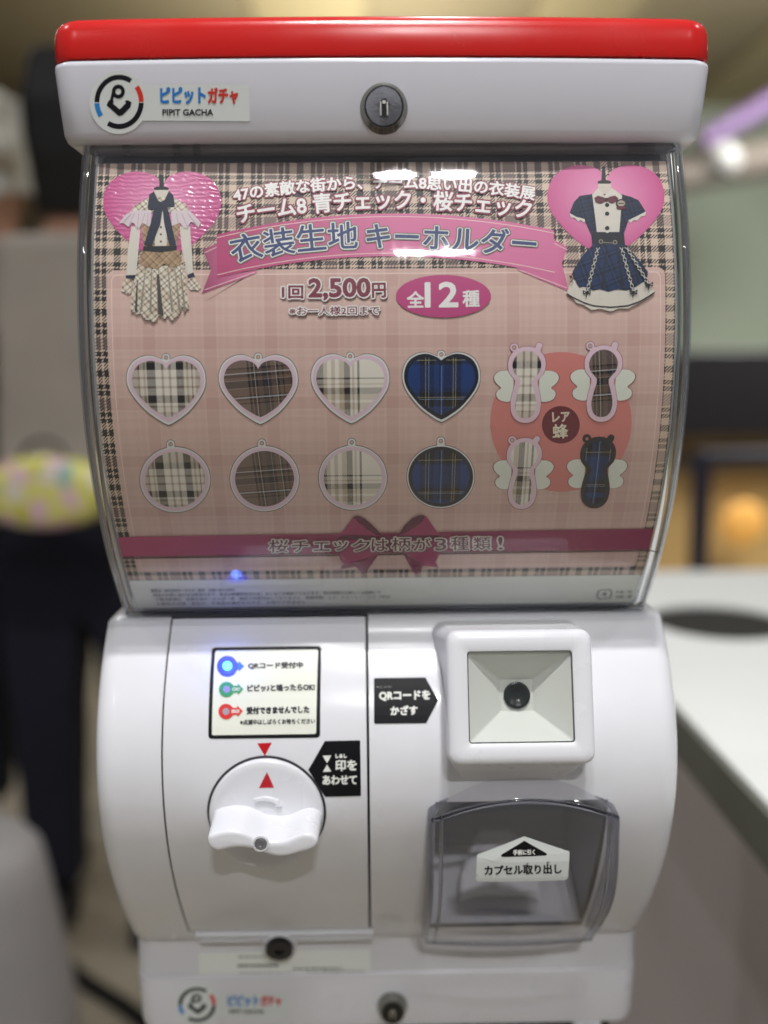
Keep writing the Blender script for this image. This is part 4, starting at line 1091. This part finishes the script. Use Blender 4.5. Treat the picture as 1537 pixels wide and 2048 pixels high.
# purple neon strip on the far wall
n0_, n1_ = P3(1405, 285, 4.6), P3(1600, 170, 4.6)
tube("neon_strip", [n0_, n1_], .045, pm("purple_neon", (96, 74, 108), .6, emit=(120, 80, 150), es=.08), None, label="purple neon strip slanting across the sage wall", category="neon light")
ba = P3(1340, 350, 4.8); bb = P3(1620, 300, 4.8)
tube("hanging_beam", [ba, bb], .09, pm("beam_taupe", (100, 92, 82), .7), None, label="taupe beam hanging just behind the round lamp", category="beam")
c = P3(1444, 322, 4.3)
globe = lathe("globe_lamp", [(.004, .10), (.05, .085), (.085, .05), (.10, 0), (.085, -.05), (.05, -.085), (.004, -.10)], c, (0, -1, 0), pm("globe_glass", (150, 150, 146), .4, emit=(225, 225, 218), es=.10), None, 24, label="round white globe lamp before the sage wall", category="lamp")
globe.scale = (.75, 1, .75); globe.location = (c.x*.25, 0, c.z*.25)
# dark display counter and the lit shelf under it
ct = P3(1330, 700, 4.0); cb = P3(1700, 872, 4.0)
counter = thing("display_counter", "long black display counter right of the capsule machine", "counter"); 
box("counter_top", ((ct.x + cb.x)/2 + .2, 4.3, (ct.z + cb.z)/2), (cb.x - ct.x + .6, .6, ct.z - cb.z), pm("counter_black", (20, 18, 20), .4), counter, .01)
TAN = pm("counter_tan_wood", (190, 158, 100), .5, noise=.15, nscale=2)
box("counter_front", ((ct.x + cb.x)/2 + .2, 4.35, cb.z/2), (cb.x - ct.x + .6, .4, cb.z - .002), TAN, counter)
box("grey_stripe", ((ct.x + cb.x)/2 + .2, 4.13, P3(1450, 925, 4.1).z), (cb.x - ct.x + .5, .03, .07), pm("stripe_grey", (100, 92, 80), .6), counter)
c = P3(1484, 1045, 4.05)
lathe("glowing_light", [(.08, 0), (.09, .02), (.075, .04), (.035, .05)], c, (0, -1, 0), pm("amber_light", (215, 160, 80), .6, emit=(255, 185, 80), es=.22), counter, 24)
# stanchion post with belt
post = thing("belt_barrier_post", "slim navy belt barrier post before the black counter", "barrier post")
c = P3(1402, 1000, 2.9)
POSTM = pm("post_navy", (52, 52, 68), .4)
lathe("post_tube", [(.03, -c.z + .02), (.03, P3(1402, 905, 2.9).z - c.z), (.02, P3(1402, 900, 2.9).z - c.z)], c, (0, 0, 1), POSTM, post, 20)
lathe("post_base", [(.15, 0), (.15, .012), (.05, .03)], Vector((c.x, c.y, 0)), (0, 0, 1), POSTM, post, 28)
tube("belt", [Vector((c.x, 2.9, P3(1402, 915, 2.9).z)), Vector((c.x + 1.6, 2.95, P3(1402, 905, 2.9).z))], .022, POSTM, post)

# white counter with a round drop hole on the right
tab = thing("white_table", "white counter with a round hole in its top on the right of the machine", "table")
TW_ = pm("table_white", (238, 240, 236), .45, noise=.04, nscale=6); TS = pm("table_side_grey", (212, 202, 202), .5, noise=.1, nscale=3)
TZ = CZ - .352
x0, x1, y0, y1 = .315, 1.15, .25, 1.72
hc = P3(1438, 1242, 1); dd = ray(1438, 1242); tt = (TZ - CZ)/dd[2]; hx, hy = CLOC.x + tt*dd[0], tt*dd[1]
print("HOLE", hx, hy)
def tri_prism(outer, hole, z0, z1):
    T = tessellate_polygon([[Vector((a_, b_, 0)) for a_, b_ in q] for q in (outer, hole)]); al = outer + hole; n = len(al)
    V = [(a_, b_, z1) for a_, b_ in al] + [(a_, b_, z0) for a_, b_ in al]
    F = [tuple(t) for t in T] + [tuple(i + n for i in t)[::-1] for t in T]
    m1 = len(outer)
    F += [(i, (i+1) % m1, (i+1) % m1 + n, i + n) for i in range(m1)]
    F += [(m1 + i, m1 + (i+1) % len(hole), m1 + (i+1) % len(hole) + n, m1 + i + n) for i in range(len(hole))]
    return V, F
hole = [(hx +   .095*math.cos(R(t)), hy + .100*math.sin(R(t))) for t in range(0, 360, 8)]
V, F = tri_prism([(x0, y0), (x1, y0), (x1, y1), (x0, y1)], hole, TZ - .03, TZ)
me = mesh("table_top", V, F, ang=30); link("table_top", me, tab, (TW_,))
box("table_edge", (x0 - .0035, (y0+y1)/2, TZ - .0255), (.006, y1 - y0, .046), pm("edge_dark", (108, 110, 100), .6), tab)
box("table_cabinet", ((x0+x1)/2 + .01, (y0+y1)/2, (TZ - .04)/2), (x1 - x0 - .03, y1 - y0 - .03, TZ - .04), TS, tab)
lathe("hole_dark_cup", [(.0945, -.004), (.0940, -.036), (.05, -.0375)], Vector((hx, hy, TZ)), (0, 0, 1), pm("hole_shade_dark", (34, 34, 30), .7), tab, 40)  # shallow dark cup, its colour stands in for shade deep in the hole

# ---- people behind
def figure(nm, label, base, parts, pose, extra=None, group=None):
    """parts: list of (name, material, chains); a chain = [(x, y, z, radius), ...] in metres from the feet"""
    root = thing(nm, label, "person", group); root.location = base
    for (pn, mat, chains, lvl) in parts:
        me = bpy.data.meshes.new(pn); V, E, Rd = [], [], []
        idx = {}
        for ch in chains:
            prev = None
            for x, y, z, r in ch:
                k = (round(x, 4), round(y, 4), round(z, 4))
                if k not in idx: idx[k] = len(V); V.append((x, y, z)); Rd.append(r)
                if prev is not None and prev != idx[k]: E.append((prev, idx[k]))
                prev = idx[k]
        me.from_pydata(V, E, [])
        o = link(pn, me, root, (mat,))
        o.modifiers.new("skin", 'SKIN'); me.skin_vertices[0].data[0].use_root = True
        for i, r in enumerate(Rd):
            rr_ = r if isinstance(r, tuple) else (r, r)
            me.skin_vertices[0].data[i].radius = (rr_[0]*.82, rr_[1]*.82)
        rm = o.modifiers.new('remesh', 'REMESH'); rm.mode = 'VOXEL'; rm.voxel_size = .004 if pn == 'hand' else .012; rm.use_smooth_shade = True
        s_ = o.modifiers.new("sub", 'SUBSURF'); s_.levels = 1; s_.render_levels = 1; me.shade_smooth()
        sm = o.modifiers.new("smooth", 'SMOOTH'); sm.iterations = 2
    return root
SKIN = pm("skin", (188, 142, 116), .5)
HAIR = pm("black_hair", (16, 14, 14), .55, bump=.3, bscale=60)
SHIRT = pm("grey_shirt_cloth", (172, 163, 152), .85, noise=.2, nscale=5, bump=.3, bscale=6)
NAVY = pm("navy_trousers", (10, 13, 34), .85, noise=.3, nscale=4)
SHOE = pm("dark_shoe", (26, 26, 30), .6)
# person in grey shirt, seen from the back, right arm holding a bright fan
d = ray(125, 1700)
bx, byy = P3(172, 900, 1.9).x, 1.9
def hand(cx, cy, cz, dx, sz=1.0):
    out = [[(cx, cy, cz + .06, .024), (cx, cy, cz, (.036, .018)), (cx, cy, cz - .035, (.036, .016))]]
    for k, ln in enumerate((.060, .070, .066, .052)):
        fx_ = cx + (k - 1.5)*.019
        out.append([(cx, cy, cz - .035, (.036, .016)), (fx_, cy - .006, cz - .045 - .0*ln, .009), (fx_, cy - .012, cz - .045 - ln*.5, .0085), (fx_, cy - .024, cz - .045 - ln, .007)])
    out.append([(cx, cy, cz, (.036, .018)), (cx + dx*.038, cy - .010, cz - .02, .0105), (cx + dx*.046, cy - .018, cz - .055, .009)])
    return out
skin_ch = [[(0, 0, 1.30, .06), (0, 0, 1.40, .055), (0, -.01, 1.48, (.068, .075)), (0, -.012, 1.56, (.074, .088)), (0, -.005, 1.63, (.055, .065))],
           [(0, 0, 1.30, .06), (-.17, 0, 1.28, .05), (-.23, -.01, 1.02, .038), (-.24, -.02, .80, .026)],
           [(0, 0, 1.30, .06), (.17, 0, 1.28, .05), (.23, -.01, 1.02, .038), (.20, -.16, .86, .026)]]
shirt_ch = [[(0, 0, .86, (.175, .12)), (0, 0, .98, (.165, .11)), (0, 0, 1.14, (.18, .12)), (0, 0, 1.27, (.17, .11)), (0, 0, 1.35, (.07, .07))],
            [(0, 0, 1.27, (.17, .11)), (-.18, 0, 1.27, .072), (-.235, 0, 1.10, .062), (-.245, -.01, .96, .058)],
            [(0, 0, 1.27, (.17, .11)), (.18, 0, 1.27, .072), (.235, 0, 1.10, .062), (.245, -.01, .96, .058)]]
tr_ch = [[(0, 0, .92, (.165, .12)), (0, 0, .84, (.17, .125)), (-.085, 0, .72, .098), (-.09, -.01, .46, .075), (-.095, .01, .10, .058)],
         [(0, 0, .84, (.17, .125)), (.085, 0, .72, .098), (.09, -.02, .46, .075), (.09, -.01, .10, .058)]]
sh_ch = [[(-.095, .03, .045, .045), (-.10, -.12, .035, .036)], ]
sh2 = [[(.09, .03, .045, .045), (.10, -.12, .035, .036)]]
hair_ch = [[(0, -.03, 1.38, (.062, .04)), (0, -.030, 1.48, (.072, .070)), (0, -.025, 1.57, (.076, .085)), (0, -.015, 1.66, (.055, .070))]]
person1 = figure("person", "person in a grey shirt and navy trousers holding a colourful bag", (bx, byy, 0),
       [("body", SKIN, skin_ch, 2), ("shirt", SHIRT, shirt_ch, 2), ("trousers", NAVY, tr_ch, 2), ("hair", HAIR, hair_ch, 2), ("shoe", SHOE, sh_ch, 2), ("shoe", SHOE, sh2, 2)], None)
for s_, (hx_, hy_, hz_) in ((-1, (-.24, -.02, .76)), (1, (.20, -.18, .82))):
    tmp = figure("tmp", "x", (0, 0, 0), [("hand", SKIN, hand(hx_, hy_, hz_, s_), 2)], None)
    for c_ in list(tmp.children): c_.parent = person1
    bpy.data.objects.remove(tmp)
# bright patterned bag at the hip
def patterned():
    m = pm("multicolour_print", (230, 220, 120), .5); nt = m.node_tree; b = nt.nodes["Principled BSDF"]
    tc = nt.nodes.new("ShaderNodeTexCoord"); v = nt.nodes.new("ShaderNodeTexVoronoi"); v.inputs["Scale"].default_value = 38
    cr = nt.nodes.new("ShaderNodeValToRGB"); e = cr.color_ramp.elements; cr.color_ramp.interpolation = 'CONSTANT'
    e[0].color = lin('#d8d27a'); e[1].position = .3; e[1].color = lin('#d8cfc0')
    for p_, c_ in ((.42, '#cf9fa6'), (.52, '#8fb4a8'), (.6, '#c8c452'), (.8, '#dcb8c0'), (.92, '#7fa070')): e.new(p_).color = lin(c_)
    sp = nt.nodes.new("ShaderNodeSeparateColor"); nt.links.new(tc.outputs["Object"], v.inputs[0]); nt.links.new(v.outputs["Color"], sp.inputs[0]); nt.links.new(sp.outputs[0], cr.inputs[0]); nt.links.new(cr.outputs[0], b.inputs["Base Color"])
    return m
bag = thing("patterned_bag", "bag with a bright yellow, pink and green print held at the hip", "bag")
bc = P3(92, 985, 1.62)
rr = [[Vector((bc.x + .118*sc_*math.cos(t)*(1 if abs(math.cos(t)) < .9 else .98), bc.y + dy, bc.z + .060*sc_*math.sin(t))) for t in frange(0, 2*math.pi*27/28, 28)] for sc_, dy in ((.55, -.030), (.85, -.026), (.97, -.014), (1, 0), (.97, .014), (.85, .026), (.55, .030))]
link("bag_body", loft("bag_body", rr, ang=60), bag, (patterned(),))
tube("strap", [bc + Vector((.06*math.cos(t)*.6, 0, .055 + .03*math.sin(t))) for t in frange(0, math.pi, 9)], .004, BLACK, bag)
# person further left in a white cap and mask
CAPW = pm("white_cap_cloth", (206, 202, 188), .8); MASK = pm("white_mask", (232, 234, 236), .7)
bx2 = P3(20, 400, 2.3).x
DARKC = pm("charcoal_cloth", (70, 66, 60), .85)
hz = P3(20, 330, 2.3).z
k = hz/1.55
sk = [[(0, 0, 1.30*k, .06), (0, 0, 1.42*k, .055), (0, -.01, 1.50*k, (.07, .08)), (0, -.012, 1.58*k, (.078, .09)), (0, 0, 1.66*k, (.055, .065))],
      [(0, 0, 1.30*k, .06), (-.17, 0, 1.28*k, .05), (-.23, -.01, 1.02*k, .038), (-.24, -.02, .80*k, .026)], [(0, 0, 1.30*k, .06), (.12, 0, 1.28*k, .05), (.15, -.01, 1.02*k, .038), (.14, -.02, .80*k, .026)]]
p2 = figure("person", "person in a pale cap and white mask at the left edge", (bx2 - .04, 2.3, 0),
       [("body", SKIN, sk, 2), ("coat", DARKC, [[(0, 0, .80*k, (.16, .12)), (0, 0, 1.05*k, (.15, .12)), (0, 0, 1.27*k, (.13, .11)), (0, 0, 1.36*k, (.07, .07))]], 2),
        ("trousers", NAVY, [[(0, 0, .86*k, (.15, .12)), (-.08, 0, .70*k, .09), (-.09, 0, .1, .06)], [(0, 0, .86*k, (.15, .12)), (.08, 0, .70*k, .09), (.09, 0, .1, .06)]], 2),
        ("cap", CAPW, [[(0, .0, 1.58*k, (.105, .12)), (0, .0, 1.66*k, (.10, .115)), (0, .0, 1.70*k, (.05, .06))], [(0, 0, 1.58*k, (.105, .12)), (.06, -.14, 1.56*k, (.05, .02))]], 2),
        ("mask", MASK, [[(0, -.07, 1.47*k, (.06, .03)), (0, -.08, 1.52*k, (.065, .03))]], 2)], None)
# grey bag / stool lower left
sb_ = thing("grey_pouffe", "rounded grey fabric stool in the lower left corner", "stool")
c0 = P3(30, 1640, 1.35)
SG = pm("stool_grey_fabric", (152, 148, 146), .9, noise=.15, nscale=8)
q0 = P3(110, 1740, 1.25)
rr = []
for z, rad in [(0.001, .155), (.02, .165), (q0.z*.5, .150), (q0.z - .06, .125), (q0.z - .02, .117), (q0.z, .100), (q0.z + .008, .06)]:
    rr.append([Vector((q0.x - .165 + rad*math.cos(t), 1.33 + rad*math.sin(t), z)) for t in frange(0, 2*math.pi*31/32, 32)])
link("seat", loft("seat", rr, ang=50), sb_, (SG,))
# cable on the floor at lower left
pts = []
for px, py in ((118, 1915), (160, 1955), (205, 1985), (255, 2015), (310, 2060), (370, 2100)):
    d = ray(px, py); t = -(CZ - .012)/d[2]; pts.append(Vector((CLOC.x + t*d[0], t*d[1], .012)))
tube("black_cable", pts, .0145, BLACK, None, label="thick black cable lying on the beige floor, lower left", category="cable")
# queue of dark clothes behind: another person half hidden by the machine

# every Empty stands at the base of its thing
bpy.context.view_layer.update()
for name_, loc in (("display_counter", ((ct.x + cb.x)/2 + .2, 4.3, 0)), ("belt_barrier_post", (post.children[1].bound_box[0][0] + .15, 2.9, 0)), ("white_table", ((x0 + x1)/2, (y0 + y1)/2, 0)),
                   ("patterned_bag", (bc.x, bc.y, bc.z - .06)), ("grey_pouffe", (q0.x - .165, 1.33, 0))):
    r_ = bpy.data.objects[name_]; r_.location = loc
    for c_ in r_.children: c_.matrix_parent_inverse = Matrix.Translation(loc).inverted()
